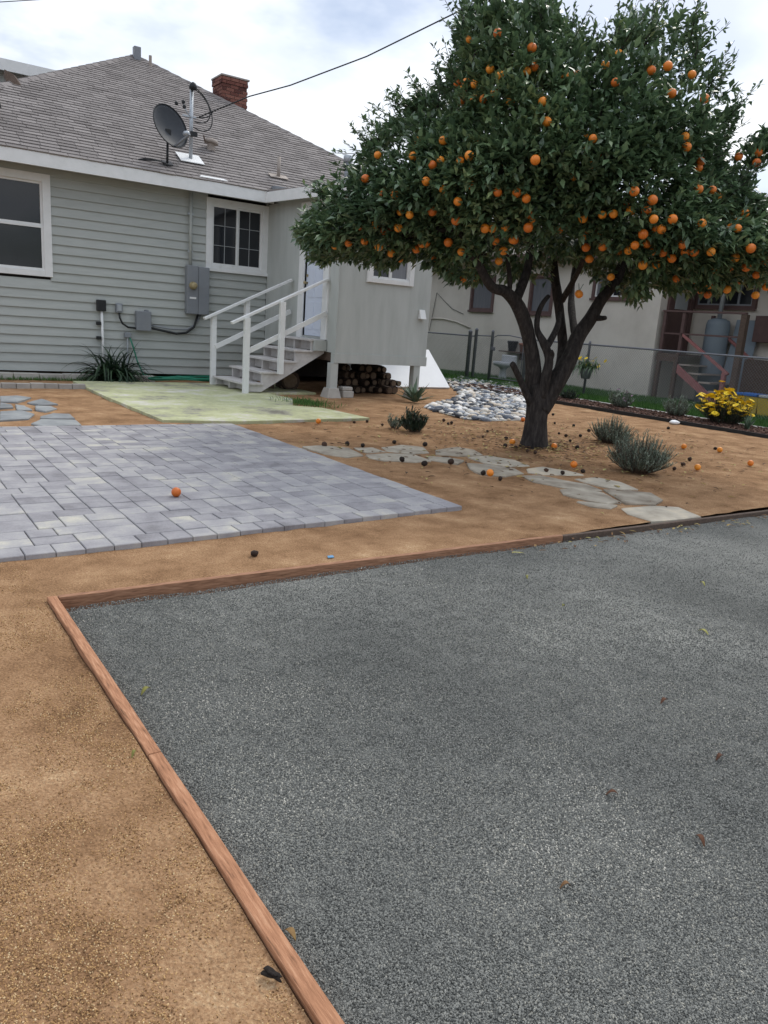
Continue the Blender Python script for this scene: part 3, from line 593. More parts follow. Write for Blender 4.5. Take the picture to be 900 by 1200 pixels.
for z in (2.42, 3.1): MB().box(5.42, 5.52, WF-.06, WF-.02, z, z+.03).build('strap', 'galvanised', ep)
jb = thing('junction_box', (4.55, WF, .9), 'grey square junction box on the wall joined by a sagging black cable to the panel', 'junction box')
MB().box(4.42, 4.70, WF-.12, WF, .91, 1.27).build('cabinet', 'grey_metal', jb, bevel=.012); MB().box(4.59, 4.66, WF-.08, WF-.02, 1.27, 1.30).build('hub', 'grey_metal', jb, bevel=.006)
MB().tube([(4.70, WF-.06, .97), (4.95, WF-.06, .93), (5.2, WF-.06, .89), (5.4, WF-.06, .92), (5.55, WF-.06, 1.03), (5.63, WF-.06, 1.28)], .022, 8).build('cable', 'black_plastic', jb, smooth=True)
MB().tube([(4.70, WF-.04, 1.02), (5.1, WF-.04, .97), (5.42, WF-.04, .98), (5.6, WF-.04, 1.10), (5.70, WF-.04, 1.28)], .014, 8).build('cable', 'grey_metal', jb, smooth=True)
MB().tube([(4.42, WF-.05, .95), (4.28, WF-.05, .96), (4.18, WF-.05, 1.02), (4.13, WF-.05, 1.12), (4.12, WF-.05, 1.22)], .018, 8).build('cable', 'black_plastic', jb, smooth=True)
ob = thing('outlet_box', (4.12, WF, 1.2), 'small pale grey outlet box on the wall between the riser pipe and junction box', 'outlet')
MB().box(4.06, 4.18, WF-.07, WF, 1.21, 1.38).build('box', 'grey_metal', ob, bevel=.01); MB().box(4.08, 4.16, WF-.085, WF-.071, 1.24, 1.36).build('cover', 'galvanised', ob, bevel=.006)
ov = thing('outlet_box', (3.8, WF, 1.2), 'dark green outlet box on top of a white riser pipe behind the strap leaved plant', 'outlet')
MB().box(3.72, 3.88, WF-.09, WF, 1.22, 1.42).build('box', 'black_plastic', ov, bevel=.012); MB().tube([(3.81, WF-.04, 1.22), (3.83, WF-.04, .1)], .024, 10).build('pipe', 'white_paint', ov, smooth=True)
for z in (1.0, .74): MB().box(3.71, 3.79, WF-.08, WF, z-.03, z+.03).build('valve', 'black_plastic', ov, bevel=.01)
hb = thing('hose_bib', (4.25, WF, .8), 'hose tap on a short pipe with green hose hanging from it', 'tap')
MB().tube([(4.27, WF-.05, .82), (4.27, WF-.05, .1)], .018, 8).build('pipe', 'galvanised', hb); MB().box(4.21, 4.33, WF-.1, WF, .77, .86).build('tap', 'grey_metal', hb, bevel=.01)
hs = MB(); hs.tube([(4.30, WF-.08, .78), (4.36, WF-.10, .6), (4.42, WF-.14, .35), (4.52, WF-.2, .1), (4.7, WF-.3, .07), (5.0, 14.5, .07)], .014, 8)
for k in range(5):
    cx, cy, r = 5.3+random.uniform(-.25, .4), 14.35+random.uniform(-.12, .1), random.uniform(.28, .48)
    hs.tube([(cx+r*1.5*math.cos(a), cy+r*.42*math.sin(a), .068+.012*k+.012*math.sin(3*a+k)) for a in np.linspace(0, 6.1, 28)], .014, 6)
hs.build('garden_hose', 'hose', at=(5.2, 14.4, .05), smooth=True, label='green garden hose coiled loosely at the foot of the clapboard wall', cat='hose')
cl = MB(); n_ = 10
for i in range(n_):
    for j in range(n_): cl.v.append((5.55+.04*i, 14.2+.025*j, .062+.05*abs(nz(i, j, .45, 3))))
for i in range(n_-1):
    for j in range(n_-1): a = i*n_+j; cl.f.append((a, a+n_, a+n_+1, a+1))
cl.build('rag', 'cloth_red', at=(5.7, 14.3, .05), smooth=True, label='small crumpled red rag on the slab behind the stair post', cat='rag')

# ================================================================== ON THE ROOF
def rz(y): return EZ-.01+(y-EY)*SL
mt = thing('service_mast', (5.57, 15.23, rz(15.23)), 'silver electrical service mast rising from a white flashing plate on the roof', 'mast')
q = lambda dx, dy: (5.57+dx, 15.23+dy, rz(15.23+dy)+.03)
MB().prism([q(-.24, -.16), q(.22, -.16), q(.22, .17), q(-.24, .17)], (0, 0, .012)).build('flashing', 'white_paint', mt)
MB().tube([(5.57, 15.23, 4.12), (5.58, 15.23, 5.36)], .034, 12).build('pipe', 'galvanised', mt, smooth=True)
MB().lathe((5.59, 15.19, 5.31), [(.03, 0), (.07, .02), (.075, .07), (.05, .12), (.01, .14)], 12, (-.1, -.3, 1)).build('weather_head', 'black_plastic', mt, smooth=True)
MB().bar((5.40, 15.21, 4.86), (5.66, 15.21, 4.86), .03, .03).build('bracket', 'galvanised', mt)
for x, z in ((5.41, 5.08), (5.43, 5.0), (5.28, 5.03)): MB().lathe((x, 15.2, z-.03), [(.015, 0), (.034, .012), (.034, .05), (.012, .07)], 8).build('insulator', 'black_plastic', mt)
MB().box(5.54, 5.66, 15.12, 15.2, 4.52, 4.6).build('clamp', 'black_plastic', mt)
MB().tube([(5.42, 15.2, 5.05), (5.45, 15.19, 4.95), (5.56, 15.2, 4.84)], .012, 6).build('bracket_arm', 'galvanised', mt)
# drip loops
def loop(pts): MB().tube(pts, .010, 6).build('drip_loop', 'black_plastic', mt, smooth=True)
def bez(*c):
    c = [Vector(p) for p in c]; o = []
    for i in range(15):
        t = i/14; p = c[:]
        while len(p) > 1: p = [p[k].lerp(p[k+1], t) for k in range(len(p)-1)]
        o.append(p[0])
    return o
loop(bez((5.62, 15.18, 5.33), (5.80, 15.15, 5.28), (6.02, 15.1, 5.0), (5.95, 15.1, 4.72), (5.62, 15.18, 4.78)))
loop(bez((5.62, 15.18, 5.36), (5.88, 15.15, 5.3), (6.1, 15.1, 4.8), (5.95, 15.1, 4.52), (5.60, 15.18, 4.68)))
loop(bez((5.66, 15.16, 4.86), (5.9, 15.1, 4.86), (5.95, 15.1, 5.02)))
# overhead service line to the mast
w0 = Vector((5.68, 15.1, 4.86))
wpts = [w0]
for (px, py), dist in zip(((292, 113), (340, 100), (430, 66), (540, 12), (640, -62)), (16.4, 16.0, 15.2, 14.2, 13.2)):
    d = ray(px, py); wpts.append(Vector(C0+d/np.linalg.norm(d)*dist))
wpts.append(wpts[-1]+(wpts[-1]-wpts[-2])*6+Vector((0, 0, 1.5)))
MB().tube(wpts, .011, 6).build('power_line', 'black_plastic', at=w0, smooth=True, label='black overhead service wire running from the roof mast up behind the orange tree', cat='wire')
d0, d1 = ray(-60, 6), ray(120, -5); MB().tube([Vector(C0+d0*26), Vector(C0+d1*27)], .013, 6).build('power_line', 'black_plastic', at=Vector(C0+d0*26), label='thin overhead wire high above the left end of the house roof', cat='wire')
def dish(c, aim, rx, foot, label, mast=True):
    aim = Vector(aim).normalized(); t = thing('satellite_dish', foot, label, 'satellite dish'); c = Vector(c)
    mb = MB(); e = Vector((0, 0, 1)).cross(aim).normalized(); u = aim.cross(e); R_, S_ = 7, 28
    for s in (0, 1):
        for i in range(R_+1):
            f = i/R_
            for k in range(S_):
                a = 2*math.pi*k/S_; mb.v.append(tuple(c+e*rx*f*math.cos(a)+u*rx*1.1*f*math.sin(a)+aim*(.09*f*f-.09-.012*s)))
    o2 = (R_+1)*S_
    for i in range(R_):
        for k in range(S_):
            k2 = (k+1) % S_; mb.f.append((i*S_+k, i*S_+k2, (i+1)*S_+k2, (i+1)*S_+k)); mb.f.append((o2+i*S_+k, o2+(i+1)*S_+k, o2+(i+1)*S_+k2, o2+i*S_+k2))
    for k in range(S_): k2 = (k+1) % S_; mb.f.append((R_*S_+k, R_*S_+k2, o2+R_*S_+k2, o2+R_*S_+k))
    mb.build('reflector', 'dish_metal', t, smooth=True)
    ring = [c+e*rx*math.cos(a)+u*rx*1.1*math.sin(a)+aim*.0 for a in np.linspace(0, 2*math.pi, 29)]; MB().tube(ring, .010, 6, cap=False).build('rim', 'black_plastic', t, smooth=True)
    lnb = c+aim*.42-u*rx*1.0; MB().bar(c-u*rx*1.02+aim*-.01, lnb, .035, .03).build('feed_arm', 'grey_metal', t)
    MB().lathe(lnb-aim*.02+u*.03, [(.03, 0), (.045, .03), (.045, .1), (.025, .13)], 12, -aim+u*.35).build('feed_horn', 'galvanised', t, smooth=True)
    bk = c-aim*.12-u*.08; MB().box(bk.x-.05, bk.x+.05, bk.y-.05, bk.y+.05, bk.z-.09, bk.z+.07).build('bracket', 'black_plastic', t, bevel=.01)
    F = Vector(foot); MB().tube([F+Vector((0, 0, .02)), F.lerp(bk, .35), bk], .022, 10).build('mast', 'black_plastic', t, smooth=True)
    MB().prism([F+Vector((-.09, -.07, -.02)), F+Vector((.09, -.07, -.02)), F+Vector((.09, .07, .06)), F+Vector((-.09, .07, .06))], (0, 0, .02)).build('foot', 'black_plastic', t)
    return t
dish((5.03, 14.78, 4.54), (.30, -.86, .36), .36, (4.99, 14.84, rz(14.84)+.01), 'dark grey satellite dish on a bent mast at the eave beside the service mast')
dish((2.12, 15.85, 4.55), (.25, -.86, .3), .32, (2.30, 15.95, rz(15.95)+.01), 'dark satellite dish low on the roof slope, away from the service mast')
cbm = MB()
for k in range(3): cbm.tube(bez((4.99, 14.80, rz(14.8)+.03), (4.8, 14.75+.03*k, rz(14.8)+.10), (4.6, 14.72, rz(14.72)+.05+.04*k), (4.45, 14.80, rz(14.8)+.03)), .008, 6)
cbm.build('dish_cable', 'black_plastic', at=(4.7, 14.8, rz(14.8)), label='tangled dark cable lying on the shingles beside the satellite dish', cat='cable', smooth=True)
rv = thing('roof_vent', (6.23, 15.89, rz(15.89)), 'small tan hooded roof vent behind the service mast', 'vent')
MB().lathe((6.23, 15.89, rz(15.89)-.02), [(.075, 0), (.075, .14)], 12).build('pipe', 'tan_vent', rv); MB().lathe((6.23, 15.89, rz(15.89)+.11), [(.08, 0), (.14, .01), (.13, .07), (.06, .10), (.01, .105)], 14, (.2, 0, 1)).build('hood', 'tan_vent', rv, smooth=True)
MB().bar((6.10, 15.86, rz(15.9)+.1), (6.06, 15.86, rz(15.9)+.23), .03, .02).build('flap', 'old_wood', rv)
def pipe(x, y, h, r, label, m='tan_vent', capr=0, fl=True):
    z = rz(y) if y > EY else zr(y)+.02; t = thing('vent_pipe', (x, y, z), label, 'vent pipe')
    MB().lathe((x, y, z-.05), [(r, 0), (r, h+.05)], 12).build('pipe', m, t, smooth=True)
    if fl: MB().prism([(x-.2, y-.07, z-.07*SL+.03), (x+.2, y-.07, z-.07*SL+.03), (x+.2, y+.07, z+.07*SL+.03), (x-.2, y+.07, z+.07*SL+.03)], (0, 0, .01)).build('flashing', 'tan_vent', t)
    if capr: MB().lathe((x, y, z+h), [(r, 0), (capr, .01), (capr, .12), (capr*.9, .13)], 14).build('cap', 'galvanised', t, smooth=True)
pipe(7.38, 15.16, .40, .035, 'slim tan vent pipe on a flashing plate low on the roof slope')
pipe(8.9, 15.0, .62, .07, 'grey flue pipe with a wide cap beside the orange tree crown', 'grey_metal', .10, False)
rp = thing('roof_vent', (2.84, 17.23, rz(17.23)), 'small dark triangular vent high on the roof slope under the left hip', 'vent')
MB().add([(2.72, 17.1, rz(17.1)), (2.98, 17.1, rz(17.1)), (2.98, 17.4, rz(17.4)), (2.72, 17.4, rz(17.4)), (2.70, 17.12, rz(17.12)+.22), (2.86, 17.2, rz(17.2)+.14)], [(0, 1, 5, 4), (1, 2, 5), (3, 4, 5, 2), (0, 4, 3), (3, 2, 1, 0)]).build('hood', 'old_wood', rp)
MB().prism([(5.50, 14.56, rz(14.56)+.02), (6.05, 14.56, rz(14.56)+.02), (5.98, 14.60, rz(14.6)+.025), (5.55, 14.6, rz(14.6)+.025)], (0, 0, .012)).build('roof_patch', 'white_paint', at=(5.8, 14.6, rz(14.6)), label='pale metal patch on the shingles at the eave below the mast', cat='roof patch')

# ================================================================== UNDER THE PORCH
wb = MB(); b0, b1 = Vector((9.35, 14.02, .0)), Vector((11.36, 14.02, .0)); up = Vector((0, .93, .80))
wb.prism([b0, b1, b1+up, b0+up], Vector((0, -.03, .035))); wb.build('foam_board', 'foam_board', at=(10, 14.0, 0), bevel=.004, label='big white sheet leaning back against the house behind the porch post', cat='board')
def rock_mesh(name, m, seed, flatz=.6, sub=2, rough=.25):
    bm = bmesh.new(); bmesh.ops.create_icosphere(bm, subdivisions=sub, radius=1)
    for v in bm.verts: k = 1+rough*noise.noise(v.co*1.3+Vector((seed*7.1, 0, 0))); v.co = Vector((v.co.x*k, v.co.y*k*.78, v.co.z*k*flatz))
    me = bpy.data.meshes.new(name); bm.to_mesh(me); bm.free(); me.materials.append(M[m])
    me.polygons.foreach_set('use_smooth', [True]*len(me.polygons)); return me
def log(a, b, r, label, group):
    a, b = Vector(a), Vector(b); n = 6; o = MB().tube([a.lerp(b, i/n) for i in range(n+1)], [r*random.uniform(.9, 1.05) for _ in range(n+1)], 9, jit=.25).build('log', 'log_bark', at=a, label=label, cat='log', group=group)
    MB().lathe(a+(a-b).normalized()*.001, [(r*.80, 0), (r*.78, .006)], 9, (a-b)).build('cut_end', 'log_end', o); return o
for k in range(58):
    row = random.choice((0, 0, 0, 1, 1, 1, 2, 2, 3, 3)); x = 7.75+random.random()*(1.6-.22*row)+.1*row; x = min(x, 9.22-.06*row); z = .07+row*.125; y = 12.75+random.random()*.25+.15*row
    log((x, y, z), (x+random.uniform(-.06, .06), y+random.uniform(.35, .5), z+random.uniform(-.02, .02)), random.uniform(.05, .085), 'short split firewood log heaped under the porch room behind the posts', 'firewood under the porch')
log((6.72, 13.0, .2), (6.85, 13.55, .2), .17, 'thick round log stored under the porch stairs', None)
for k in range(5):
    x = 5.95+.24*k; log((x, 13.2, .07), (x+.1, 13.6, .07), .06, 'thin log lying in the dark under the porch stairs', 'logs under the stairs')
MB().box(7.33, 7.56, 12.08, 12.30, -.01, .115).build('concrete_block', 'concrete', at=(7.44, 12.2, 0), bevel=.015, label='rough grey concrete block on the ground beside the porch pier', cat='block')
MB().box(7.32, 7.54, 12.09, 12.28, .117, .19).build('concrete_block', 'concrete', at=(7.44, 12.2, .117), bevel=.02, label='thin grey concrete block lying on top of another beside the porch pier', cat='block')

# ================================================================== RIVER STONE BED
PB = [(498,478),(520,485),(545,491.5),(575,494),(612,493),(628,482),(632,466),(618,452),(590,449),(560,447),(540,443),(520,446),(530,455),(540,462),(532,470),(512,473)]
pbw = [tuple(on_z(x, y))[:2] for x, y in PB]
bed = thing('river_stone_bed', (9.4, 10.2, 0), 'dry bed of rounded white, grey and tan river stones beyond the orange tree', 'stone bed')
RM = [rock_mesh('river_stone', 'river_stone', k, .44) for k in range(7)]; RM1 = [rock_mesh('river_stone', 'river_stone', k, .55, 1) for k in range(4)]
stones = []; xa, xb = min(p[0] for p in pbw), max(p[0] for p in pbw); ya, yb = min(p[1] for p in pbw), max(p[1] for p in pbw)
tries = 0
grid = {}
while tries < 26000:
    tries += 1; x, y = random.uniform(xa, xb), random.uniform(ya, yb)
    if not inside(pbw, x, y): continue
    r = random.uniform(.045, .10); ok = True; gx, gy = int(x/.25), int(y/.25)
    for ix in (gx-1, gx, gx+1):
        for iy in (gy-1, gy, gy+1):
            for (a, b, c) in grid.get((ix, iy), ()):
                if (a-x)**2+(b-y)**2 < (.74*(r+c))**2: ok = False
    if ok: grid.setdefault((gx, gy), []).append((x, y, r)); stones.append((x, y, r))
stones.sort(key=lambda s: s[2]**2/(s[0]**2+s[1]**2), reverse=True)
VV, FF, nb = [], [], 0
for i, (x, y, r) in enumerate(stones):
    z = r*.26; rot = (random.uniform(-.25, .25), random.uniform(-.25, .25), random.uniform(0, 6.3))
    if i < 300: put('river_stone', RM[i % 7], (x, y, z), bed, rot, (r, r, r))
    else:
        me = RM1[i % 4]; v = np.array([tuple(Matrix.Rotation(rot[2], 3, 'Z') @ q.co) for q in me.vertices])*r+np.array([x, y, z]); VV.append(v); FF.append(np.array([tuple(p.vertices) for p in me.polygons])+nb); nb += len(v)
if VV: bulk('small_river_stones', np.concatenate(VV), np.concatenate(FF), 'river_stone', bed, kind='stuff', smooth=True)
pb0 = MB(); c = Vector((sum(p[0] for p in pbw)/len(pbw), sum(p[1] for p in pbw)/len(pbw), .012))
pb0.add([Vector((*p, .008)) for p in pbw]+[c], [(i, (i+1) % len(pbw), len(pbw)) for i in range(len(pbw))]); pb0.build('bed_base', 'concrete', bed)

# ================================================================== PLANTS
def blades(specs, m, name, parent, **kw):   # specs: base, dir, length, width, droop, segments ; folded strap leaves
    V, F = [], []
    for b, d, ln, w, dr, sg in specs:
        b, d = Vector(b), Vector(d).normalized(); side = d.cross(Vector((0, 0, 1)));
        if side.length < .01: side = Vector((1, 0, 0))
        side.normalize(); o = len(V); p = b.copy(); dd = d.copy()
        for i in range(sg+1):
            f = i/sg; ww = w*(.55+.9*f if f < .45 else 1-(f-.45)/.55)*.5+.0008; upn = side.cross(dd)
            V += [tuple(p-side*ww+upn*ww*.5), tuple(p), tuple(p+side*ww+upn*ww*.5)]
            p = p+dd*ln/sg; dd = (dd+Vector((0, 0, -dr/sg))).normalized()
            if i: k = o+3*i; F += [(k-3, k-2, k+1, k), (k-2, k-1, k+2, k+1)]
    return bulk(name, V, F, m, parent, smooth=True, **kw)
def rdir(tilt0, tilt1):
    a, t = random.uniform(0, 6.283), random.uniform(tilt0, tilt1); return Vector((math.cos(a)*math.sin(t), math.sin(a)*math.sin(t), math.cos(t)))
def needle_bush(name, loc, rx, h, ns, label, cat, m='rosemary_leaf', nl=26, ll=.028, lw=.006, group=None, flowers=None):
    t = thing(name, loc, label, cat, group); L0 = Vector(loc); sp = []; stm = MB(); tips = []
    for k in range(ns):
        a, rr_ = random.uniform(0, 6.283), math.sqrt(random.random())*rx; b = L0+Vector((math.cos(a)*rr_*.45, math.sin(a)*rr_*.45, 0))
        hh = h*random.uniform(.42, 1.18)*(1-.35*(rr_/rx)**2)*(1+.35*nz(math.cos(a)*2+L0.x, math.sin(a)*2+L0.y, 1.3)); tip = L0+Vector((math.cos(a)*rr_*1.1+random.gauss(0, .13*rx), math.sin(a)*rr_*1.1+random.gauss(0, .13*rx), hh)); mid = b.lerp(tip, .5)+Vector((math.cos(a), math.sin(a), 0))*.12*rx
        pts = bez(b, mid, tip)[::3]; stm.tube(pts, [.004]*(len(pts)-1)+[.0015], 4, cap=False); tips.append(tip)
        for q in range(nl):
            f = .12+.88*q/nl; p = b.lerp(mid, f*2) if f < .5 else mid.lerp(tip, f*2-1); d = rdir(.5, 1.3); sp.append((p, d+Vector((0, 0, .4)), ll*random.uniform(.7, 1.3), lw, .2, 2))
    blades(sp, m, 'foliage', t); stm.build('stems', 'old_wood', t)
    if flowers:
        for tip in tips:
            if random.random() < flowers[1]: put('flower', flowers[0], tip+Vector((0, 0, .01)), t, (random.uniform(-.6, .6), random.uniform(-.6, .6), random.uniform(0, 6)), (flowers[2],)*3)
    return t
p = on_z(757, 556); needle_bush('rosemary_bush', (p.x+.05, p.y+.15, 0), .30, .38, 330, 'larger rosemary bush with upright grey green shoots near the gravel', 'bush', nl=34, ll=.026, lw=.0055)
p = on_z(736, 522); needle_bush('rosemary_bush', (p.x-.05, p.y+.25, 0), .28, .30, 230, 'smaller rosemary bush just behind the larger one', 'bush', nl=30, ll=.026, lw=.0055)
def rosette(name, loc, n, ln, w, tilt, m, label, cat, droop=.15):
    t = thing(name, loc, label, cat); L0 = Vector(loc)
    blades([(L0+Vector((random.uniform(-.03, .03), random.uniform(-.03, .03), .01)), rdir(*tilt), ln*random.uniform(.65, 1.1), w*random.uniform(.8, 1.15), droop*random.uniform(.3, 1.6), 6) for _ in range(n)], m, 'leaves', t); return t
rosette('agave', (8.42, 11.35, 0), 34, .46, .075, (.25, 1.35), 'agave_leaf', 'spiky grey green agave at the foot of the porch post', 'agave', .05)
p = on_z(485, 506); needle_bush('low_shrub', (p.x, p.y, 0), .17, .27, 70, 'low dark green shrub on bare soil between the slab and the stone bed', 'shrub', 'dark_succulent', 18, .05, .02)
p = on_z(462, 502); needle_bush('low_shrub', (p.x, p.y, 0), .11, .19, 22, 'thin pale green seedling shrub beside the low dark shrub', 'shrub', 'rosemary_leaf', 10, .045, .018)
t = thing('strap_leaf_plant', (3.87, 14.42, 0), 'dark clump of arching strap leaves against the clapboard wall', 'plant')
blades([(Vector((3.87+random.uniform(-.22, .22), 14.40+random.uniform(-.1, .12), .02)), rdir(.1, 1.25)+Vector((0, -.1, 0)), random.uniform(.5, .95), random.uniform(.028, .045), random.uniform(1.6, 3.8), 9) for _ in range(240)], 'strap_leaf', 'leaves', t)
# weeds between the slab and the bare soil
blades([((5.80+random.gauss(.25, .2), 10.85+random.gauss(.3, .3), 0), rdir(.1, 1.1), random.uniform(.04, .10), .008, .8, 3) for _ in range(900)], 'grass_blade', 'weeds', None, label='patch of short green weeds at the ragged edge of the concrete slab', cat='weeds', kind='stuff')
blades([((random.uniform(.8, 4.3), 14.40+random.gauss(-.02, .05), 0), rdir(.1, 1.1), random.uniform(.03, .09), .007, .8, 3) for _ in range(1500)], 'grass_blade', 'weeds', None, label='thin line of green weeds growing along the concrete blocks', cat='weeds', kind='stuff')

# ================================================================== ORANGE TREE
TB = Vector((6.93, 6.80, 0)); az = Vector((TB.x, TB.y, 0)).normalized(); rt = Vector((az.y, -az.x, 0))
def tp(px, py, w=0.0):           # sight line met with the upright plane through the trunk, shifted w metres back
    d = ray(px, py); dv = Vector(d); k = (TB.dot(az)+w)/dv.dot(az); return Vector(C0)+dv*k
def uv(p): return ((p-TB).dot(rt), p.z)
tree = thing('orange_tree', TB, 'large orange tree with a dark forked trunk and a wide crown full of fruit', 'tree')
z3 = lambda x, y, w=0.0: tp(520+x/3.462, 280+y/3.462, w)
tk = MB()
def limb(pts, rad, seg=12, jit=.22, n=5):
    P = [z3(*q) for q in pts]; R_ = [r_/3.462/900*9.6 for r_ in rad]; o, orr = [], []
    for i in range(len(P)-1):   # Catmull-Rom so that limbs bend, not kink
        a, b, c_, d_ = P[max(i-1, 0)], P[i], P[i+1], P[min(i+2, len(P)-1)]
        for k in range(n):
            t_ = k/n; q_ = .5*((2*b)+(c_-a)*t_+(2*a-5*b+4*c_-d_)*t_*t_+(3*b-a-3*c_+d_)*t_**3); o.append(q_); orr.append(R_[i]+(R_[i+1]-R_[i])*t_)
    o.append(P[-1]); orr.append(R_[-1]); tk.tube(o, orr, seg, jit=jit); return o[-1]
limb([(362,868),(364,850),(368,800),(374,720),(380,650),(378,590)], [66,56,48,43,44,40], 18)
limb([(378,690),(366,610),(362,500,-.05),(345,395,-.12),(302,275,-.25),(250,215,-.4),(192,192,-.55),(130,85,-.8),(60,-40,-1.0)], [40,36,30,27,27,21,17,14,8])
limb([(265,225,-.35),(268,170,-.38),(262,110,-.4),(255,20,-.5)], [10,9,8,6])
limb([(290,255,-.3),(318,190,-.15),(340,120,0),(350,20,.1),(350,-120,.1)], [19,18,16,13,7])
limb([(385,690),(420,630,.05),(465,565,.08),(512,480,.12),(548,395,.18),(600,312,.25),(642,240,.3),(700,165,.4),(745,55,.5),(800,-60,.6)], [42,39,37,32,29,27,24,20,15,8])
limb([(615,320,.25),(640,322,.2),(657,320,.15)], [14,10,8], 8)
limb([(455,580,.1),(478,510,.3),(482,430,.45),(474,330,.5),(462,240,.55),(450,150,.6),(440,0,.6),(430,-160,.6)], [26,24,20,19,20,18,13,8])
limb([(395,640,-.05),(415,560,-.1),(428,490,-.12),(408,425,-.15),(380,370,-.12),(382,310,-.1),(402,262,-.1),(425,232,0)], [22,20,17,17,11,10,9,8])
limb([(415,440,-.12),(440,400,0),(462,350,.2),(468,300,.4)], [15,13,11,9])
limb([(432,490,-.1),(440,470,-.15),(436,455,-.2)], [12,10,7], 8)
limb([(352,665,-.05),(335,625,-.15),(305,560,-.25),(282,515,-.35),(276,508,-.37)], [17,14,12,12,11])
limb([(540,410,.2),(520,300,.8),(520,200,1.2),(540,60,1.4)], [17,15,12,7])
limb([(480,250,.55),(520,180,.2),(560,100,-.3),(590,0,-.6)], [13,11,9,5])
CR = [(348,272),(360,252),(378,240),(376,218),(398,205),(420,188),(432,165),(455,148),(478,128),(500,112),(522,100),(533,78),(530,42),(545,10),(575,-12),(612,-14),(640,-4),(656,24),(682,42),(700,56),(714,54),(726,30),(742,18),(758,32),(775,38),(798,16),(815,18),(818,48),(832,78),(848,100),(864,128),(852,148),(840,172),(846,192),(860,212),(872,230),(888,240),(925,238),(950,262),(958,290),(925,322),(898,336),(862,332),(838,344),(800,338),(770,336),(745,350),(725,344),(704,330),(686,318),(664,308),(640,322),(618,328),(596,322),(572,320),(548,332),(528,322),(505,306),(478,303),(450,312),(425,304),(400,302),(378,308),(360,296)]
cp = [uv(tp(*q)) for q in CR]; cpa = np.array(cp)
def edge_d(u, v):
    a = cpa; b = np.roll(cpa, -1, 0); ab = b-a; t_ = np.clip(((u-a[:, 0])*ab[:, 0]+(v-a[:, 1])*ab[:, 1])/(ab**2).sum(1), 0, 1)
    return np.sqrt(((a+ab*t_[:, None]-[u, v])**2).sum(1).min())
RD = 1.95
def half_depth(d): d = min(d, RD); return math.sqrt(RD*RD-(RD-d)**2)
u0, u1, v0, v1 = cpa[:, 0].min(), cpa[:, 0].max(), cpa[:, 1].min(), cpa[:, 1].max()
V_OPEN = uv(tp(630, 296))[1]; cl_p, cl_n = [], []; vc = (v0+v1)/2-.3
def keep_clump(u, v, d):      # the two tall top lobes and the rim are thinner than the heart of the crown
    k = 1.0
    if v > 3.55: k = .62
    if v > 3.9 and u > .75: k = .42
    if d < .22: k *= .75
    return random.random() < k
while len(cl_p) < 9800:
    u, v = random.uniform(u0, u1), random.uniform(v0, v1)
    if not inside(cp, u, v): continue
    d = edge_d(u, v); T = half_depth(d); k = random.random()
    if not keep_clump(u, v, d): continue
    sgn = -1 if random.random() < .6 else 1
    w = sgn*T*(1-.42*random.random()**1.4) if k < .86 else random.uniform(-T, T)
    if w < .15 and v < V_OPEN and -.75 < u < .95: continue       # limbs stay bare on the near side below this height
    # the outline belongs to the plane of the trunk: spread it with distance so that the crown keeps its shape seen from the camera
    s = 1+w/TB.dot(az); q_ = Vector((u*s, 0, 0)); P = TB+az*w+rt*(u*s)+Vector((0, 0, CAM_H+(v-CAM_H)*s))
    cz = noise.noise(P*1.15)+.55*noise.noise(P*2.7+Vector((9, 0, 0)))
    if cz < -.22 and random.random() < (.92 if d < .75 else .62): continue          # gaps between the clumps
    n_ = (rt*u*.5+az*w*1.0+Vector((0, 0, (v-vc)*.7))); n_ = n_.normalized() if n_.length > .01 else Vector((0, 0, 1))
    cl_p.append(P); cl_n.append(n_)
def uv_of(P):
    w = (P-TB).dot(az); s = 1+w/TB.dot(az); return ((P-TB).dot(rt)/s, CAM_H+(P.z-CAM_H)/s)
LP, LF = [], []; nbv = 0
def leaf_cluster(P, n_, cnt, lmin=.075, lmax=.130, sp_=1.0):
    global nbv
    ax = (n_+Vector((0, 0, .35))+Vector((random.gauss(0, .35), random.gauss(0, .35), random.gauss(0, .3)))).normalized()
    for _ in range(cnt):
        b = P+ax*random.uniform(-.09, .07)*sp_+Vector((random.gauss(0, .022), random.gauss(0, .022), random.gauss(0, .022)))*sp_
        d = (ax*.75+Vector((random.gauss(0, .55), random.gauss(0, .55), random.gauss(0, .5)-.08))).normalized(); ln = random.uniform(lmin, lmax); wd = ln*random.uniform(.20, .26)
        sd = d.cross(Vector((random.gauss(0, .4), random.gauss(0, .4), 1))).normalized(); up_ = sd.cross(d)
        mid = b+d*ln*.48
        LP.extend((tuple(b), tuple(mid+sd*wd+up_*wd*.35), tuple(b+d*ln-up_*ln*.10), tuple(mid-sd*wd+up_*wd*.35), tuple(mid)))
        LF.extend(((nbv, nbv+1, nbv+4), (nbv, nbv+4, nbv+3), (nbv+1, nbv+2, nbv+4), (nbv+4, nbv+2, nbv+3))); nbv += 5
for P, n_ in zip(cl_p, cl_n): leaf_cluster(P, n_, random.randint(7, 10))
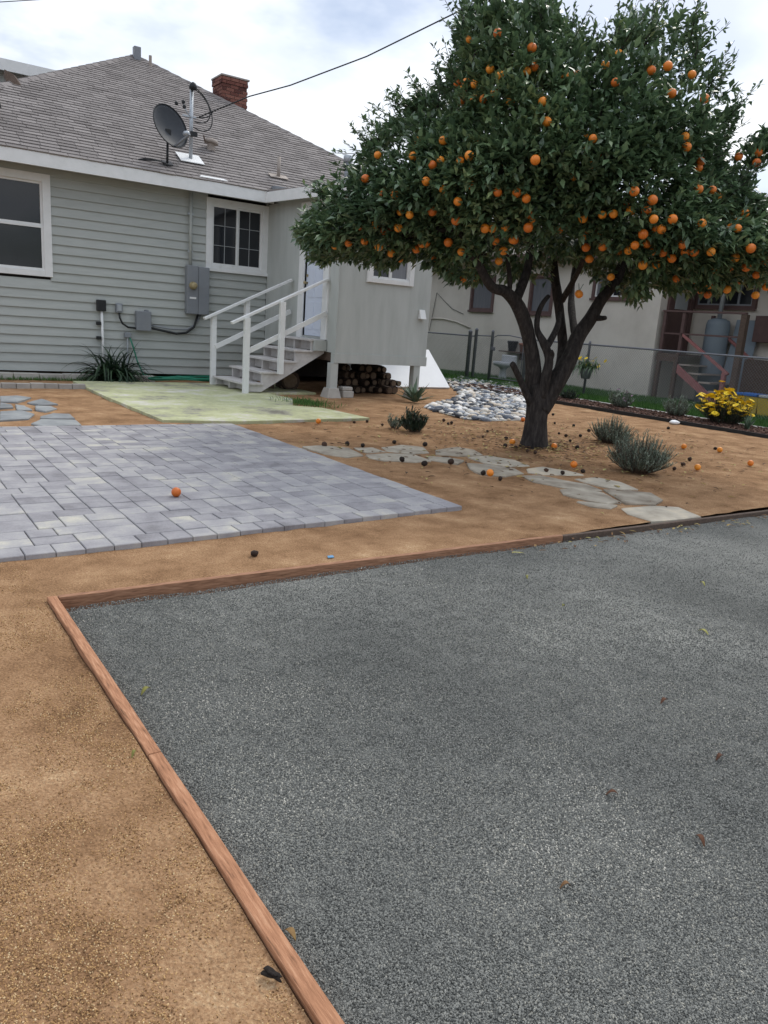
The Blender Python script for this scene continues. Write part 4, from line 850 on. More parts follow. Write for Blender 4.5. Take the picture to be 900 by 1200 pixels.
# long shoots standing out of the crown, and the lone spray on the right
for P, n_ in [(P, n_) for P, n_ in zip(cl_p, cl_n) if edge_d(*uv_of(P)) < .16]:
    if random.random() < .26 and P.z > 2.75:
        dd = Vector(((P-TB).dot(rt)*.35, 0, 0)); o_dir = (rt*dd.x+Vector((0, 0, (P.z-vc)*.55+.25))+Vector((random.gauss(0, .3), random.gauss(0, .3), random.gauss(0, .25)))).normalized()
        nk = random.randint(3, 6); tk.tube([P-o_dir*.1, P+o_dir*(.07+.065*nk)], [.006, .002], 4)
        for k in range(nk): leaf_cluster(P+o_dir*(.07+.065*k), o_dir, random.randint(3, 4), .055, .095, .4)
for px, py, c_ in ((886,166,7),(892,162,6),(898,170,7),(905,165,8),(880,176,5),(890,178,6),(884,190,4),(876,196,5),(872,206,5),(868,216,6),(880,184,4),(895,184,5),(905,182,7),(870,225,8),(878,228,8)):
    for k in range(6): leaf_cluster(tp(px+random.gauss(0, 3), py+random.gauss(0, 3), -.3+random.gauss(0, .1)), Vector((0, 0, 1))+rt*.3, c_)
limb([((868-520)*3.462,(228-280)*3.462,-.25),((878-520)*3.462,(195-280)*3.462,-.3),((896-520)*3.462,(168-280)*3.462,-.3)], [7,5,3], 6, .1)
# inner limbs reaching out to the clumps
starts = [z3(130,85,-.8), z3(350,20,.1), z3(745,55,.5), z3(440,0,.6), z3(540,60,1.4), z3(590,0,-.6), z3(60,-40,-1.0), z3(800,-60,.6), z3(430,-160,.6), z3(350,-120,.1), z3(255,20,-.5)]
for k in range(85):
    e_ = random.choice(cl_p); s_ = min(starts, key=lambda q: (q-e_).length); e2 = s_.lerp(e_, .94); m_ = s_.lerp(e2, .5)+Vector((random.gauss(0, .12), random.gauss(0, .12), .12+random.gauss(0, .1)))
    pts = bez(s_, m_, e2)[::2]; tk.tube(pts, np.linspace(.032, .007, len(pts)), 6, jit=.15)
trunk = tk.build('trunk', 'bark', tree, smooth=True)
crown = bulk('crown', LP, LF, 'leaf', tree, kind='stuff')
# fruit
bm = bmesh.new(); bmesh.ops.create_uvsphere(bm, u_segments=14, v_segments=9, radius=1)
for v in bm.verts: v.co.z *= .95 if v.co.z > 0 else .98; v.co *= 1+.02*noise.noise(v.co*2)
for v in bm.verts:
    if v.co.z > .9: v.co.z -= .05
OR = bpy.data.meshes.new('orange'); bm.to_mesh(OR); bm.free(); OR.materials.append(M['orange_peel']); OR.polygons.foreach_set('use_smooth', [True]*len(OR.polygons))
o1 = [(730,117),(848,168),(834,250),(858,235),(632,137),(703,243),(740,265),(590,292),(605,315),(648,348),(680,348),(600,357),(720,328),(775,357),(888,358),(450,494),(538,494),(433,550),(630,547),(598,565),(660,503),(755,517),(760,573),(862,562),(528,565),(500,580),(308,545),(328,685),(430,655),(478,637),(526,655),(538,665),(638,650),(708,678),(730,676),(590,708),(500,743),(583,775),(250,798),(298,790),(332,810),(355,806),(380,800),(388,745),(420,755),(158,863),(205,855),(262,848),(355,890),(312,866),(442,876),(480,855),(463,858),(556,852),(685,803),(710,803),(757,800),(720,845),(783,843),(838,800),(838,753),(855,775),(750,882),(797,678),(830,698),(370,685),(265,628),(650,295),(620,290)]
o2 = [(70,168),(53,250),(80,235),(186,268),(228,262),(112,358),(122,428),(328,228),(363,290),(376,190),(490,247),(548,232),(633,262),(562,328),(677,347),(262,490),(256,533),(300,540),(285,488),(82,562),(238,597),(217,620),(283,580),(608,480),(614,517),(664,568),(655,590),(656,665),(701,648),(704,668),(722,688),(430,672),(494,703),(400,727),(418,742),(472,742),(357,752),(318,755),(250,767),(60,752),(75,775),(57,800),(163,805),(258,808),(255,828),(306,812),(498,770),(461,823),(508,806),(526,806),(260,870),(320,868),(345,870),(373,884),(410,880),(432,862),(475,858),(490,885),(530,888),(565,770),(600,860),(610,885),(640,885),(820,750),(795,780),(793,803),(770,800),(840,873),(862,885),(815,890),(668,785),(868,536),(860,572),(797,550),(700,885),(735,885),(8,843),(18,677),(50,697)]
o3 = [(115,12),(210,92),(350,40),(410,35),(498,98),(583,103),(478,10),(572,15),(733,50),(805,48),(850,82),(720,147),(635,170),(605,150),(640,128),(845,172),(893,135),(890,20),(755,8),(68,165),(655,60),(332,172),(765,112)]
o4 = [(30,45),(72,20),(170,15),(375,10),(412,50),(392,97),(105,82),(175,150),(235,175),(293,170),(341,188),(775,38),(848,35),(790,85),(745,243)]
o5 = [(215,33),(278,20),(357,10),(427,38),(485,68),(527,95),(605,48),(757,17),(820,62)]
fruit = [(340+x/3, y/3) for x, y in o1]+[(600+x/3, y/3) for x, y in o2]+[(660+x/3.75, 300+y/3.75) for x, y in o3]+[(480+x/3.75, 280+y/3.75) for x, y in o4]+[(340+x/4.09, 280+y/4.09) for x, y in o5]
# fruit at known places in the photograph, hung on the near side of the crown; each picks its depth in the shell
calyx = MB(); 
for px, py in fruit:
    u, v = uv(tp(px, py)); d = edge_d(u, v) if inside(cp, u, v) else .06; w = -half_depth(d)*(random.uniform(.95, 1.04) if random.random() < .6 else random.uniform(.78, .94))-.02
    P = tp(px, py, w); r_ = random.uniform(.041, .050)
    put('orange', OR, P, tree, (random.uniform(-.5, .5), random.uniform(-.5, .5), random.uniform(0, 6)), (r_,)*3)
    calyx.tube([P+Vector((0, 0, r_*.85)), P+Vector((random.gauss(0, .02), random.gauss(0, .02), r_+.07))-az*-.06], [.004, .003], 4)
for k in range(60):   # the far side bears as much
    P0_ = random.choice(cl_p)
    if (P0_-TB).dot(az) > .3: put('orange', OR, P0_+az*.05, tree, (0, 0, k), (.04,)*3)
calyx.build('fruit_stalks', 'leaf', tree, kind='stuff')

# ================================================================== FALLEN FRUIT AND LEAVES
def orange_at(px, py, label, r_=.037, zb_=0, group=None): 
    p = on_z(px, py, zb_); put('fallen_orange', OR, (p.x, p.y, zb_+r_*.93), None, (random.uniform(0, 3), random.uniform(0, 3), 0), (r_,)*3, label=label, cat='orange', group=group)
orange_at(206.5, 582, 'single bright orange lying on the grey paver patio', .036, .029)
orange_at(373, 496.5, 'orange lying at the front edge of the pale green slab', .036)
orange_at(574, 558, 'orange touching a black dried fruit on the flagstone path', .036, .02)
orange_at(672, 548, 'orange lying on the flagstones straight before the tree trunk', .038, .02)
orange_at(612.5, 494, 'orange against the near edge of the river stone bed', .036)
for px, py in ((600, 521), (649, 526)): orange_at(px, py, 'orange lying on bare soil right beside the trunk of the orange tree', .038, 0, 'oranges at the foot of the trunk')
for px, py in ((713, 508), (744, 530)): orange_at(px, py, 'orange half hidden beside the rosemary bushes', .037, 0, 'oranges by the rosemary')
for px, py in ((801, 526), (843, 530), (879, 546), (817, 551)): orange_at(px, py, 'orange on open tan soil between the rosemary bushes and the mulch bed', .037, 0, 'oranges on the open soil beyond the rosemary')
RO = [rock_mesh('rotten_orange', 'rotten_peel', k+40, .85, 2, .3) for k in range(3)]
def rot_at(px, py, label, group, r_=.032, zb_=0.0):
    p = on_z(px, py, zb_); r_ *= random.uniform(.75, 1.15); put('rotten_orange', random.choice(RO), (p.x, p.y, zb_+r_*.75), None, (0, 0, random.uniform(0, 6)), (r_,)*3, label=label, cat='rotten orange', group=group)
for px, py in ((471, 541), (497, 546), (528, 544), (566, 557), (498, 523), (640, 553), (659, 556)): rot_at(px, py, 'dark dried up orange lying on the flagstone path', 'dried oranges on the flagstone path', .033, .014)
for px, py in ((380, 524), (407, 522), (425, 524), (462, 520)): rot_at(px, py, 'black dried orange on soil between the paver corner and the flagstones', 'dried oranges beside the first flagstones', .034)
for px, py in ((415, 496), (430, 495), (448, 499), (520, 494), (525, 498), (529, 497)): rot_at(px, py, 'small black dried orange near the low dark shrub', 'dried oranges near the low shrub', .028)
for px, py in ((593, 515), (571, 507), (566, 513), (586, 563), (604, 526), (618, 530), (592, 524), (650, 497), (655, 509), (668, 518), (690, 506), (663, 512), (680, 512), (702, 515), (683, 554), (640, 505), (722, 541), (627, 532), (648, 487), (672, 500), (676, 526)): rot_at(px, py, 'small blackened dried orange scattered under the orange tree', 'dried oranges under the tree', .027)
for px, py in ((808, 540), (800, 546), (838, 527), (790, 551), (783, 503)): rot_at(px, py, 'black dried orange on open tan soil right of the rosemary bushes', 'dried oranges beyond the rosemary', .028)
# leaf litter, too much to count, under the crown and along the cross timber
sp = []
for k in range(2300):
    a, r_ = random.uniform(0, 6.28), abs(random.gauss(0, 1.7)); x, y = TB.x+.2+r_*math.cos(a), TB.y+r_*.9*math.sin(a)
    if y < 3.8 or x < 4.0: continue
    sp.append(((x, y, .012), Vector((math.cos(k*2.4), math.sin(k*2.4), random.uniform(-.05, .3))), random.uniform(.02, .075), random.uniform(.012, .034), .3, 3))
blades(sp, 'dry_leaf', 'leaf_litter', None, label='dry brown leaf litter scattered on the soil under the orange tree', cat='leaf litter', kind='stuff')
sp = []
for k in range(170):
    x = random.uniform(3.4, 9.5); y = ty(x)-.02-abs(random.gauss(0, .10)); sp.append(((x, y, -.018), Vector((math.cos(k*2.4), math.sin(k*2.4), random.uniform(-.05, .3))), random.uniform(.02, .06), random.uniform(.01, .024), .3, 3))
blades(sp, 'dry_leaf', 'leaf_litter', None, label='dead leaves gathered on the gravel along the foot of the cross timber', cat='leaf litter', kind='stuff')
def leaf_at(px, py, ln, m, label, z=-.026, ang=None, group=None):
    p = on_z(px, py, z); a = random.uniform(0, 6.28) if ang is None else ang; V, F = [], []
    d = Vector((math.cos(a), math.sin(a), 0)); s_ = Vector((-d.y, d.x, 0)); n = 6; t_ = .0015
    for side in (0, 1):
        for i in range(n+1):
            f = i/n; w = ln*.17*math.sin(math.pi*min(1, f*.97+.03))**.8+.0005; c_ = p+d*ln*(f-.5)+Vector((0, 0, .012*math.sin(f*3)+.004*i/n-side*t_)); V += [c_-s_*w+Vector((0, 0, w*.7)), c_, c_+s_*w+Vector((0, 0, w*.6))]
    N_ = 3*(n+1)
    for i in range(n):
        for k in (0, 1): a_ = 3*i+k; F.append((a_, a_+1, a_+4, a_+3)); F.append((N_+a_, N_+a_+3, N_+a_+4, N_+a_+1))
    for i in range(n): F.append((3*i, 3*i+3, N_+3*i+3, N_+3*i)); F.append((3*i+2, N_+3*i+2, N_+3*i+5, 3*i+5))
    mb = MB().add(V, F); mb.build('fallen_leaf', m, at=p, smooth=True, label=label, cat='leaf', group=group)
for px, py, m_, ln in ((778, 823, 'dead_leaf', .045), (843, 889, 'dead_leaf', .042), (717, 932, 'dead_leaf', .038), (820, 986, 'dead_leaf', .042)): leaf_at(px, py, ln, m_, 'small curled brown leaf lying alone on the open grey gravel', group='brown leaves out on the gravel')
for px, py, ln in ((824, 742, .055), (617, 677, .045), (823, 685, .045), (700, 632, .04), (660, 711, .03)): leaf_at(px, py, ln, 'green_leaf', 'small yellow green leaf lying on the open grey gravel', group='yellow green leaves on the gravel')
leaf_at(662, 1040, .03, 'dry_leaf', 'tiny pale tan leaf fragment lying on the open grey gravel')
leaf_at(171, 811, .052, 'green_leaf', 'curled olive leaf on the gravel close beside the long timber', ang=.6)
leaf_at(340, 1097, .045, 'dry_leaf', 'orange brown leaf on the gravel leaning on the timber, near the dark debris')
leaf_at(157, 885, .03, 'green_leaf', 'tiny green leaf on the tan granite path beside the timber', 0.004)
leaf_at(119, 852, .03, 'dry_leaf', 'tiny dark leaf on the tan granite path', 0.004)
p = on_z(319, 1146); put('plant_debris', rock_mesh('plant_debris', 'rotten_peel', 12, .55, 3, 1.5), (p.x, p.y, .010), None, (0, .1, -.9), (.019, .011, .011), label='crumbly black lump of debris on the granite against the timber', cat='debris')
p = on_z(387, 653, .004); MB().prism([p+Vector((-.02, -.012, 0)), p+Vector((.018, -.015, 0)), p+Vector((.022, .01, .004)), p+Vector((-.012, .014, .002))], (0, 0, .004)).build('plastic_scrap', 'blue_scrap', at=p, label='tiny blue scrap on the tan strip between patio and gravel', cat='scrap')
p = on_z(298, 652, .0); put('rotten_orange', RO[0], (p.x, p.y, .018), None, None, (.024,)*3, label='dark crumb of debris on the tan strip between the pavers and the cross timber', cat='debris')
p = on_z(790, 497); put('white_stone', rock_mesh('white_stone', 'foam_board', 77, .4), (p.x, p.y, .03), None, (0, 0, .5), (.12, .12, .1), label='single flat white stone at the edge of the mulch bed', cat='stone')

# ================================================================== MULCH BED, LAWN, FENCE
MB().box(12.05, 13.25, 4.0, 15.2, -.05, .03).build('mulch_bed', 'mulch', kind='structure')
V, F = [], []
for k in range(3200):
    x, y = random.uniform(12.1, 13.2), random.uniform(5.5, 14.8); a, ln, w = random.uniform(0, 6.28), random.uniform(.02, .06), random.uniform(.007, .018); d = Vector((math.cos(a), math.sin(a), random.uniform(-.35, .35)))*ln; s_ = Vector((-math.sin(a), math.cos(a), random.uniform(-.4, .4)))*w; c_ = Vector((x, y, .042)); h_ = Vector((0, 0, .007)); o = len(V)
    V += [tuple(c_-d-s_-h_), tuple(c_+d-s_-h_), tuple(c_+d+s_-h_), tuple(c_-d+s_-h_), tuple(c_-d-s_+h_), tuple(c_+d-s_+h_), tuple(c_+d+s_+h_), tuple(c_-d+s_+h_)]; F += [(o, o+3, o+2, o+1), (o+4, o+5, o+6, o+7), (o, o+1, o+5, o+4), (o+1, o+2, o+6, o+5), (o+2, o+3, o+7, o+6), (o+3, o, o+4, o+7)]
bulk('bark_chips', V, F, 'mulch', None, label='reddish brown bark chips covering the planting bed along the fence', cat='bark chips', kind='stuff')
MB().box(12.03, 12.048, 4.0, 15.2, -.05, .06).build('bed_edging', 'black_plastic', label='thin dark edging strip between the tan soil and the mulch bed', cat='edging')
MB().box(13.255, 13.50, 3.0, 15.6, -.05, .032).build('kerb_strip', 'concrete', kind='structure', bevel=.01)
MB().box(12.05, 16.45, 15.62, 24, -.06, .02).build('lawn_side', 'lawn', kind='structure')
MB().box(13.505, 18.0, 2.0, 15.6, -.06, .02).build('lawn', 'lawn', kind='structure')
NG = 42000; X = rng.uniform(13.51, 16.4, NG); Y = rng.uniform(5.0, 15.6, NG); sp = []
X2 = rng.uniform(12.6, 16.4, 9000); Y2 = rng.uniform(15.7, 19.5, 9000)
def grass(X, Y):
    n = len(X); a = rng.uniform(0, 6.28, n); h = rng.uniform(.04, .10, n); w = .006; lx, ly = rng.normal(0, .035, n), rng.normal(0, .035, n); z0 = np.full(n, .02)
    V = np.stack([np.stack([X-w*np.cos(a), Y-w*np.sin(a), z0], 1), np.stack([X+w*np.cos(a), Y+w*np.sin(a), z0], 1), np.stack([X+lx, Y+ly, z0+h], 1)], 1).reshape(-1, 3)
    return V, np.arange(3*n).reshape(-1, 3)
V, F = grass(np.concatenate([X, X2]), np.concatenate([Y, Y2])); bulk('grass', V, F, 'grass_blade', None, label='short green lawn grass between the mulch bed and the stucco house', cat='grass', kind='stuff')
p = on_z(793, 487); GR = 'small shrubs in the mulch bed'
needle_bush('lavender', (12.95, 9.05, .03), .26, .36, 110, 'rounded grey lavender shrub in the mulch bed before the dark red stairs', 'shrub', nl=22, ll=.04, lw=.008)
PKm = MB().lathe((0, 0, 0), [(.3, 0), (.8, .35), (1, .6), (.4, .75)], 8).v; 
def flower_mesh(name, m):
    mb = MB(); n = 11
    for k in range(n):
        a = 2*math.pi*k/n; d = Vector((math.cos(a), math.sin(a), 0)); s_ = Vector((-d.y, d.x, 0)); o = len(mb.v)
        mb.v += [tuple(d*.15), tuple(d*.7+s_*.24+Vector((0, 0, .14))), tuple(d*1.0+Vector((0, 0, .10))), tuple(d*.7-s_*.24+Vector((0, 0, .14)))]; mb.f.append((o, o+3, o+2, o+1))
    mb.lathe((0, 0, -.02), [(.28, 0), (.3, .12), (.15, .2)], 10)
    me = bpy.data.meshes.new(name); me.from_pydata(mb.v, [], mb.f); me.update(); me.materials.append(M[m]); return me
YF, PF = flower_mesh('daisy', 'petal'), flower_mesh('pink_flower', 'pink_petal')
needle_bush('pink_flower_shrub', (12.9, 10.35, .03), .25, .34, 70, 'pale green shrub with a few pink flower heads in the mulch bed', 'shrub', nl=16, ll=.06, lw=.014, flowers=(PF, .18, .03))
needle_bush('low_shrub', (12.9, 11.75, .03), .20, .20, 60, 'small dark green mound in the mulch bed near the hanging yellow flowers', 'shrub', 'dark_succulent', 16, .05, .014)
needle_bush('low_shrub', (12.95, 13.1, .03), .16, .30, 40, 'slim dark shrub at the far end of the mulch bed', 'shrub', 'dark_succulent', 16, .05, .014)
rosette('grey_agave', (12.55, 7.35, .03), 26, .26, .035, (.1, 1.1), 'agave_leaf', 'small spiky grey plant in the mulch bed past the yellow daisies', 'plant', .1)
db = needle_bush('daisy_bush', (12.95, 8.05, .03), .40, .56, 190, 'rounded bush covered with bright yellow daisies at the mulch bed', 'bush', 'dark_succulent', 16, .05, .014, flowers=(YF, .9, .062))
hp = thing('hanging_flower_pot', (14.52, 12.75, .3), 'trailing plant with yellow flowers in a pot hung on the chain link fence', 'flower pot')
MB().lathe((14.48, 12.75, .42), [(.10, 0), (.16, .22), (.17, .24), (.15, .24)], 16).build('pot', 'grey_metal', hp, smooth=True)
blades([(Vector((14.46+random.gauss(0, .08), 12.75+random.gauss(0, .16), .66)), rdir(.2, 1.2)+Vector((-.3, 0, 0)), random.uniform(.2, .5), .035, random.uniform(1.2, 3.6), 6) for _ in range(120)], 'leaf', 'foliage', hp)
for k in range(22): put('flower', YF, (14.40+random.gauss(0, .1), 12.75+random.gauss(0, .3), .78+random.uniform(-.05, .16)), hp, (random.uniform(-1, .2), random.uniform(-1.2, -.3), 0), (.05,)*3)
# chain link fence
FX = 14.6
fence = thing('chain_link_fence', (FX, 12, 0), 'low grey chain link fence in front of the beige stucco house', 'fence')
MB().tube([(FX, 4.0, 1.22), (FX, 15.0, 1.22)], .021, 8).build('top_rail', 'fence_metal', fence, smooth=True)
MB().tube([(FX, 17.1, 1.20), (FX, 22, 1.20)], .021, 8).build('top_rail', 'fence_metal', fence, smooth=True)
MB().tube([(FX, 16.35, 1.24), (FX, 17.1, 1.22)], .018, 8).build('top_rail', 'fence_metal', fence, smooth=True)
for y, h, r_ in ((5.0, 1.24, .03), (8.0, 1.24, .03), (12.85, 1.24, .03), (14.98, 1.33, .045), (16.33, 1.34, .04), (17.02, 1.36, .045), (17.28, 1.30, .055), (20, 1.25, .03)): 
    MB().lathe((FX, y, -.02), [(r_, 0), (r_, h+.02), (r_*1.15, h+.03), (r_*.8, h+.07), (.005, h+.09)], 12).build('post', 'fence_metal', fence, smooth=True)
gate = thing('chain_link_gate', (FX, 15.7, 0), 'narrow chain link gate with a bowed top between two fence posts', 'gate')
MB().tube([(FX-.02, 16.26, .12), (FX-.02, 16.26, 1.20), (FX-.02, 16.1, 1.27), (FX-.02, 15.65, 1.29), (FX-.02, 15.2, 1.25), (FX-.02, 15.06, 1.18), (FX-.02, 15.06, .12), (FX-.02, 16.26, .12)], .016, 8).build('gate_frame', 'fence_metal', gate, smooth=True)
MB().box(FX-.07, FX+.03, 16.2, 16.3, .85, .95).build('latch', 'fence_metal', gate, bevel=.01)
def chain(y0, y1, z0, z1, par, x):
    mb = MB(); s_ = .065; h = z1-z0; wv = .0022; y = y0-h
    while y < y1:
        for sg in (1, -1):
            ya, za, yb_, zb_ = (y, z0, y+h, z1) if sg == 1 else (y, z1, y+h, z0)
            t0, t1 = max(0, (y0-ya)/(yb_-ya)), min(1, (y1-ya)/(yb_-ya))
            if t1 <= t0: continue
            A = Vector((x+.002*sg, ya+(yb_-ya)*t0, za+(zb_-za)*t0)); B_ = Vector((x+.002*sg, ya+(yb_-ya)*t1, za+(zb_-za)*t1)); mb.tube([A, B_], wv, 3, cap=False)
        y += s_
    mb.build('chain_mesh', 'fence_metal', par, kind='stuff')
chain(4.0, 14.98, .05, 1.21, fence, FX-.024); chain(16.36, 22, .05, 1.19, fence, FX-.03); chain(15.07, 16.25, .13, 1.18, gate, FX-.02)

# ================================================================== NEIGHBOUR'S HOUSE
NX, NC = 16.45, 12.42; RX = 17.85
nb_ = thing('stucco_house', (17, 14, 0), 'beige stucco house with dark brown window frames beyond the chain link fence', 'house')
wins = [(18.50, 19.62, 1.95, 3.05), (16.02, 16.98, 1.92, 3.05), (13.28, 14.62, 2.38, 3.05)]
wl = MB(); ysort = sorted(wins); y = NC
for a, b, c_, d_ in ysort:
    wl.box(NX, NX+.2, y, a+.03, -.05, 3.5); wl.box(NX, NX+.2, a+.03, b-.03, -.05, c_+.03); wl.box(NX, NX+.2, a+.03, b-.03, d_-.03, 3.5); y = b-.03
wl.box(NX, NX+.2, y, 30, -.05, 3.5); wl.box(NX+.2, RX+.2, NC, NC+.2, -.05, 3.5); 
wl.build('wall', 'stucco', nb_)
MB().box(RX, RX+.2, 2.0, NC-.001, -.05, 3.5).build('wall', 'stucco', nb_)
MB().box(NX+.25, NX+.9, NC+.25, 29, 0, 3.45).build('lining', 'crawl_dark', nb_)
window(nb_, *wins[0], NX-.002, .09, None, axis='x', frame_m='brown_trim', sash_m='brown_trim', glass='curtain_glass', sill=True)
window(nb_, *wins[1], NX-.002, .09, None, axis='x', frame_m='brown_trim', sash_m='brown_trim', glass='curtain_glass', sill=True)
window(nb_, *wins[2], NX-.002, .09, None, axis='x', frame_m='brown_trim', sash_m='white_paint', mull=(13.95,), glass=('dark_glass', 'curtain_glass'), sill=True)
window(nb_, 10.35, 12.05-.0, 2.38, 3.15, RX-.002-.0, .09, None, axis='x', frame_m='brown_trim', sash_m='grey_metal', mull=(10.78, 11.2, 11.62), glass='dark_glass', sill=True) if False else None
w4a, w4b = on_x(814, 360, RX).y, on_x(886, 366, RX).y
window(nb_, w4b, w4a, 2.30, 3.1, RX-.05, .10, None, axis='x', frame_m='brown_trim', sash_m='grey_metal', mull=(w4b+(w4a-w4b)*.28, w4b+(w4a-w4b)*.52, w4b+(w4a-w4b)*.76), glass='dark_glass', sill=True)
# roof
MB().prism([(15.95, 1.5, 3.42), (15.95, 30, 3.42), (21, 30, 5.35), (21, 1.5, 5.35)], (0, 0, .12)).build('roof', 'neighbour_roof', nb_)
MB().prism([(21.001, 1.5, 5.35), (21.001, 30, 5.35), (26, 30, 3.42), (26, 1.5, 3.42)], (0, 0, .12)).build('roof', 'neighbour_roof', nb_)
MB().box(15.92, 15.948, 1.5, 30, 3.38, 3.56).build('fascia', 'brown_trim', nb_)
# door on the landing
DX0, DX1 = 16.83, 17.58
nd = MB().box(DX0, DX1, NC-.045, NC-.002, 1.16, 3.15).build('door', 'brown_trim', nb_, bevel=.004)
MB().box(DX0+.13, DX1-.13, NC-.058, NC-.046, 2.22, 3.0).build('pane', 'pale_panel', nd)
fr = MB(); fr.box(DX0-.12, DX0-.001, NC-.07, NC-.001, 1.15, 3.3); fr.box(DX1+.001, DX1+.12, NC-.07, NC-.001, 1.15, 3.3); fr.build('door_frame', 'brown_trim', nb_, bevel=.004)
# landing and stairs
ns = thing('back_stairs', (17, 11.6, 0), 'dark red wooden stairs and landing with railings at the stucco house door', 'stairs')
LY0, LY1, LX0, LX1 = 11.72, NC-.08, NX+.02, RX-.07
for k in range(6):
    x = LX0+.02+k*(LX1-LX0-.02)/6; MB().box(x, x+.215, LY0, LY1, 1.10, 1.14).build('deck_board', 'old_wood', ns)
MB().box(LX0+.01, LX0+.05, LY0, LY1, .95, 1.098).build('deck_beam', 'old_wood', ns)
for x, y in ((LX0+.06, LY1-.07), (LX0+.06, LY0+.06)): MB().box(x-.045, x+.045, y-.045, y+.045, -.02, .948).build('post', 'old_wood', ns)
SY = .30
for k in range(5):
    z = 1.10-.185*(k+1); y = LY0-SY*(k+1); MB().box(LX0+.08, LX1-.15, y-.02, y+SY, z-.035, z+.005).build('tread', 'tan_vent', ns, bevel=.004)
for x in (LX0+.03, LX1-.14):
    MB().prism([(x, LY0, .90), (x, LY0, .70), (x, LY0-1.20, -.02), (x, LY0-1.50, -.02)], (.045, 0, 0)).build('stringer', 'red_rail', ns)
zr_ = 2.12
for x, y, z0, z1, m_ in ((LX0+.06, LY1-.07, 1.141, zr_, 'brown_trim'), (LX0+.06, LY0+.02, 1.141, zr_, 'brown_trim'), (LX1-.1, LY0+.02, 1.141, zr_, 'brown_trim')): MB().box(x-.04, x+.04, y-.04, y+.04, z0, z1).build('rail_post', m_, ns, bevel=.004)
MB().box(LX0-.0, LX0+.10, 10.16, LY1, zr_+.001, zr_+.045).build('top_rail', 'brown_trim', ns, bevel=.004); MB().box(LX0+.04, LX0+.08, 10.2, LY1-.03, 1.60, 1.64).build('mid_rail', 'brown_trim', ns)
MB().box(LX0+.0, LX0+.13, 10.12, 10.26, -.02, zr_-.001).build('tall_post', 'old_wood', ns, bevel=.006)
for x, dz in ((LX0+.06, 0), (LX1-.12, .0)):
    MB().bar((x, LY0+.02, 1.93 if x > 17 else 1.62), (x, LY0-1.35, 1.03 if x > 17 else .78), .08, .06).build('handrail', 'red_rail', ns, bevel=.006)
    MB().box(x-.045, x+.045, LY0-1.30, LY0-1.21, .03, 1.05 if x > 17 else .82).build('newel', 'red_rail', ns, bevel=.004)
# tank cupboard, leaning blue panel, bins, shelf and basin
tkY0, tkY1 = on_x(853, 400, 17.6).y, on_x(829, 400, 17.6).y
tnk = thing('water_heater', (17.55, (tkY0+tkY1)/2, 0), 'tall grey blue tank with a rounded top beside the back stairs', 'water heater')
MB().lathe((17.52, (tkY0+tkY1)/2, 0), [(.26, 0), (.28, .02), (.28, 1.9), (.25, 2.0), (.14, 2.05), (.02, 2.06)], 24).build('tank', 'blue_panel', tnk, smooth=True)
MB().tube([(17.52, (tkY0+tkY1)/2, 2.04), (17.52, (tkY0+tkY1)/2, 3.4)], .055, 12).build('flue', 'galvanised', tnk, smooth=True)
bY0, bY1 = on_x(886, 400, 17.7).y, on_x(857, 400, 17.7).y
MB().prism([(17.45, bY0, .02), (17.45, bY1, .02), (17.78, bY1, 2.05), (17.78, bY0, 2.05)], (.04, 0, 0)).build('blue_door_panel', 'blue_panel', at=(17.5, bY0, 0), bevel=.006, label='flat blue door panel leaning on the stucco wall next to the tank', cat='panel')
def bin_at(y, x, c_, lid, label):
    t = thing('storage_bin', (x, y, 0), label, 'bin'); MB().hexa([(x-.18, y-.2, .0), (x+.18, y-.2, .0), (x+.18, y+.2, .0), (x-.18, y+.2, .0)], [(x-.21, y-.24, .42), (x+.21, y-.24, .42), (x+.21, y+.24, .42), (x-.21, y+.24, .42)]).build('tub', c_, t, bevel=.02)
    MB().box(x-.23, x+.23, y-.26, y+.26, .421, .475).build('lid', lid, t, bevel=.012)
bin_at(on_x(882, 470, 15.7).y, 15.7, 'yellow_plastic', 'blue_plastic', 'yellow storage bin with a flat blue lid by the fence')
bin_at(on_x(906, 473, 15.7).y, 15.7, 'yellow_plastic', 'porcelain', 'yellow storage bin with a pale lid next to the blue lidded one')
pc = thing('porch_cabinet', (17.6, 7.9, 0), 'dark brown cupboard against the stucco wall past the blue panel', 'cupboard')
cy_ = on_x(886, 380, 17.6).y
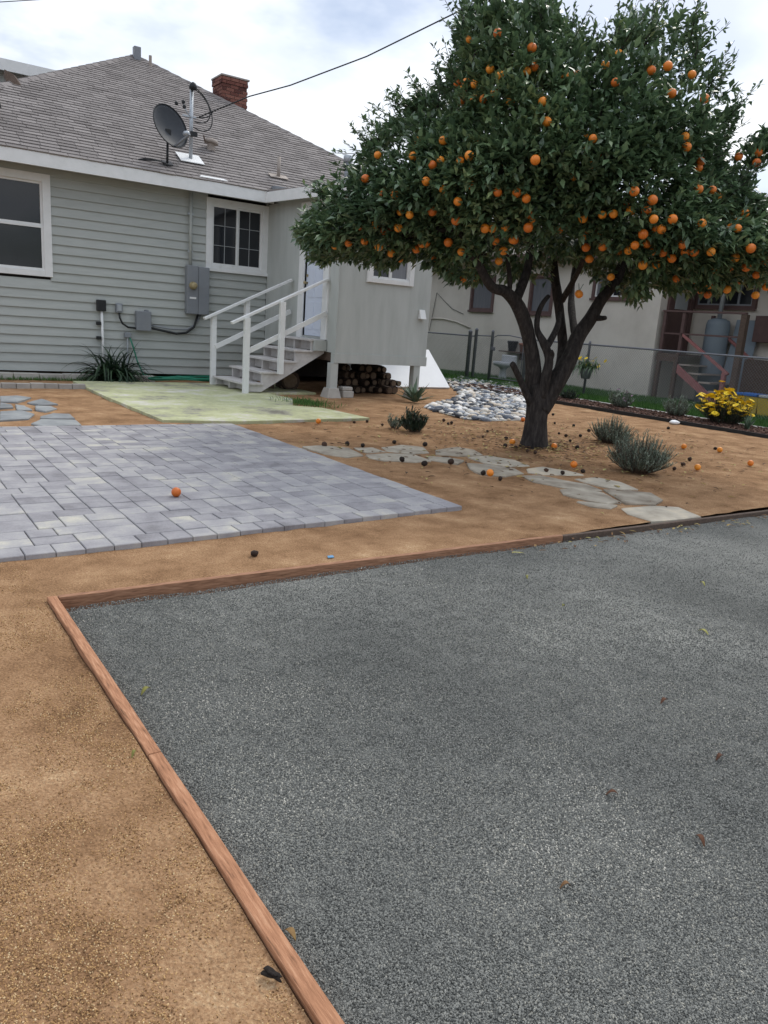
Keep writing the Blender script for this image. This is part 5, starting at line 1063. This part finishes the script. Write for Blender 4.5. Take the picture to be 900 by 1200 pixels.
MB().box(17.3, 17.84, cy_-1.2, cy_-.05, .0, 1.15).build('cupboard_body', 'old_wood', pc, bevel=.01); MB().box(17.5, 17.84, cy_-1.2, cy_-.02, 1.55, 2.15).build('shelf_box', 'brown_trim', pc, bevel=.01)
sh = thing('plant_shelf', (16.2, 17.3, .95), 'small wall shelf holding two pots above the basin behind the gate', 'shelf')
sy = on_x(600, 418, 16.25).y
MB().box(16.1, 16.44, sy-.75, sy+.45, .80, .83).build('board', 'old_wood', sh); MB().box(16.3, 16.44, sy-.3, sy-.26, .6, .798).build('bracket', 'old_wood', sh)
def pot(y, r_, h_, m_, label): MB().lathe((16.27, y, .831), [(r_*.7, 0), (r_, h_*.8), (r_*1.1, h_*.82), (r_*1.1, h_), (r_*.9, h_), (r_*.85, h_*.9)], 16).build('flower_pot', m_, at=(16.27, y, .83), smooth=True, label=label, cat='pot')
pot(sy+.05, .15, .30, 'black_plastic', 'round black pot on the small shelf behind the gate'); pot(sy-.42, .13, .26, 'terracotta', 'terracotta pot on the small shelf behind the gate')
bs = thing('pedestal_basin', (15.9, 17.2, 0), 'old grey pedestal basin standing behind the chain link gate', 'basin'); by = on_x(590, 430, 15.9).y
MB().lathe((15.9, by, -.01), [(.17, 0), (.12, .06), (.09, .3), (.14, .36), (.30, .42), (.33, .52), (.30, .53), (.2, .46), (.02, .44)], 20).build('bowl', 'porcelain', bs, smooth=True)
MB().box(16.05, 16.15, by-.3, by+.3, .4, .72).build('splash_back', 'porcelain', bs, bevel=.03)
wr = on_x(512, 343, NX-.02); MB().tube([on_x(503, 388, NX-.02), wr, on_x(520, 352, NX-.02), on_x(530, 362, NX-.02), on_x(543, 368, NX-.02)], .008, 6).build('wall_cable', 'black_plastic', at=wr, label='thin dark cable hanging in a loop on the stucco wall', cat='cable')
pw = [on_x(505, 373, NX-.03), on_x(520, 373.5, NX-.03), on_x(535, 377, NX-.03), on_x(551, 384, NX-.03)]; MB().tube(pw, .02, 8).build('wall_pipe', 'stucco', at=pw[0], smooth=True, label='curved beige pipe running along the stucco wall above the fence rail', cat='pipe')
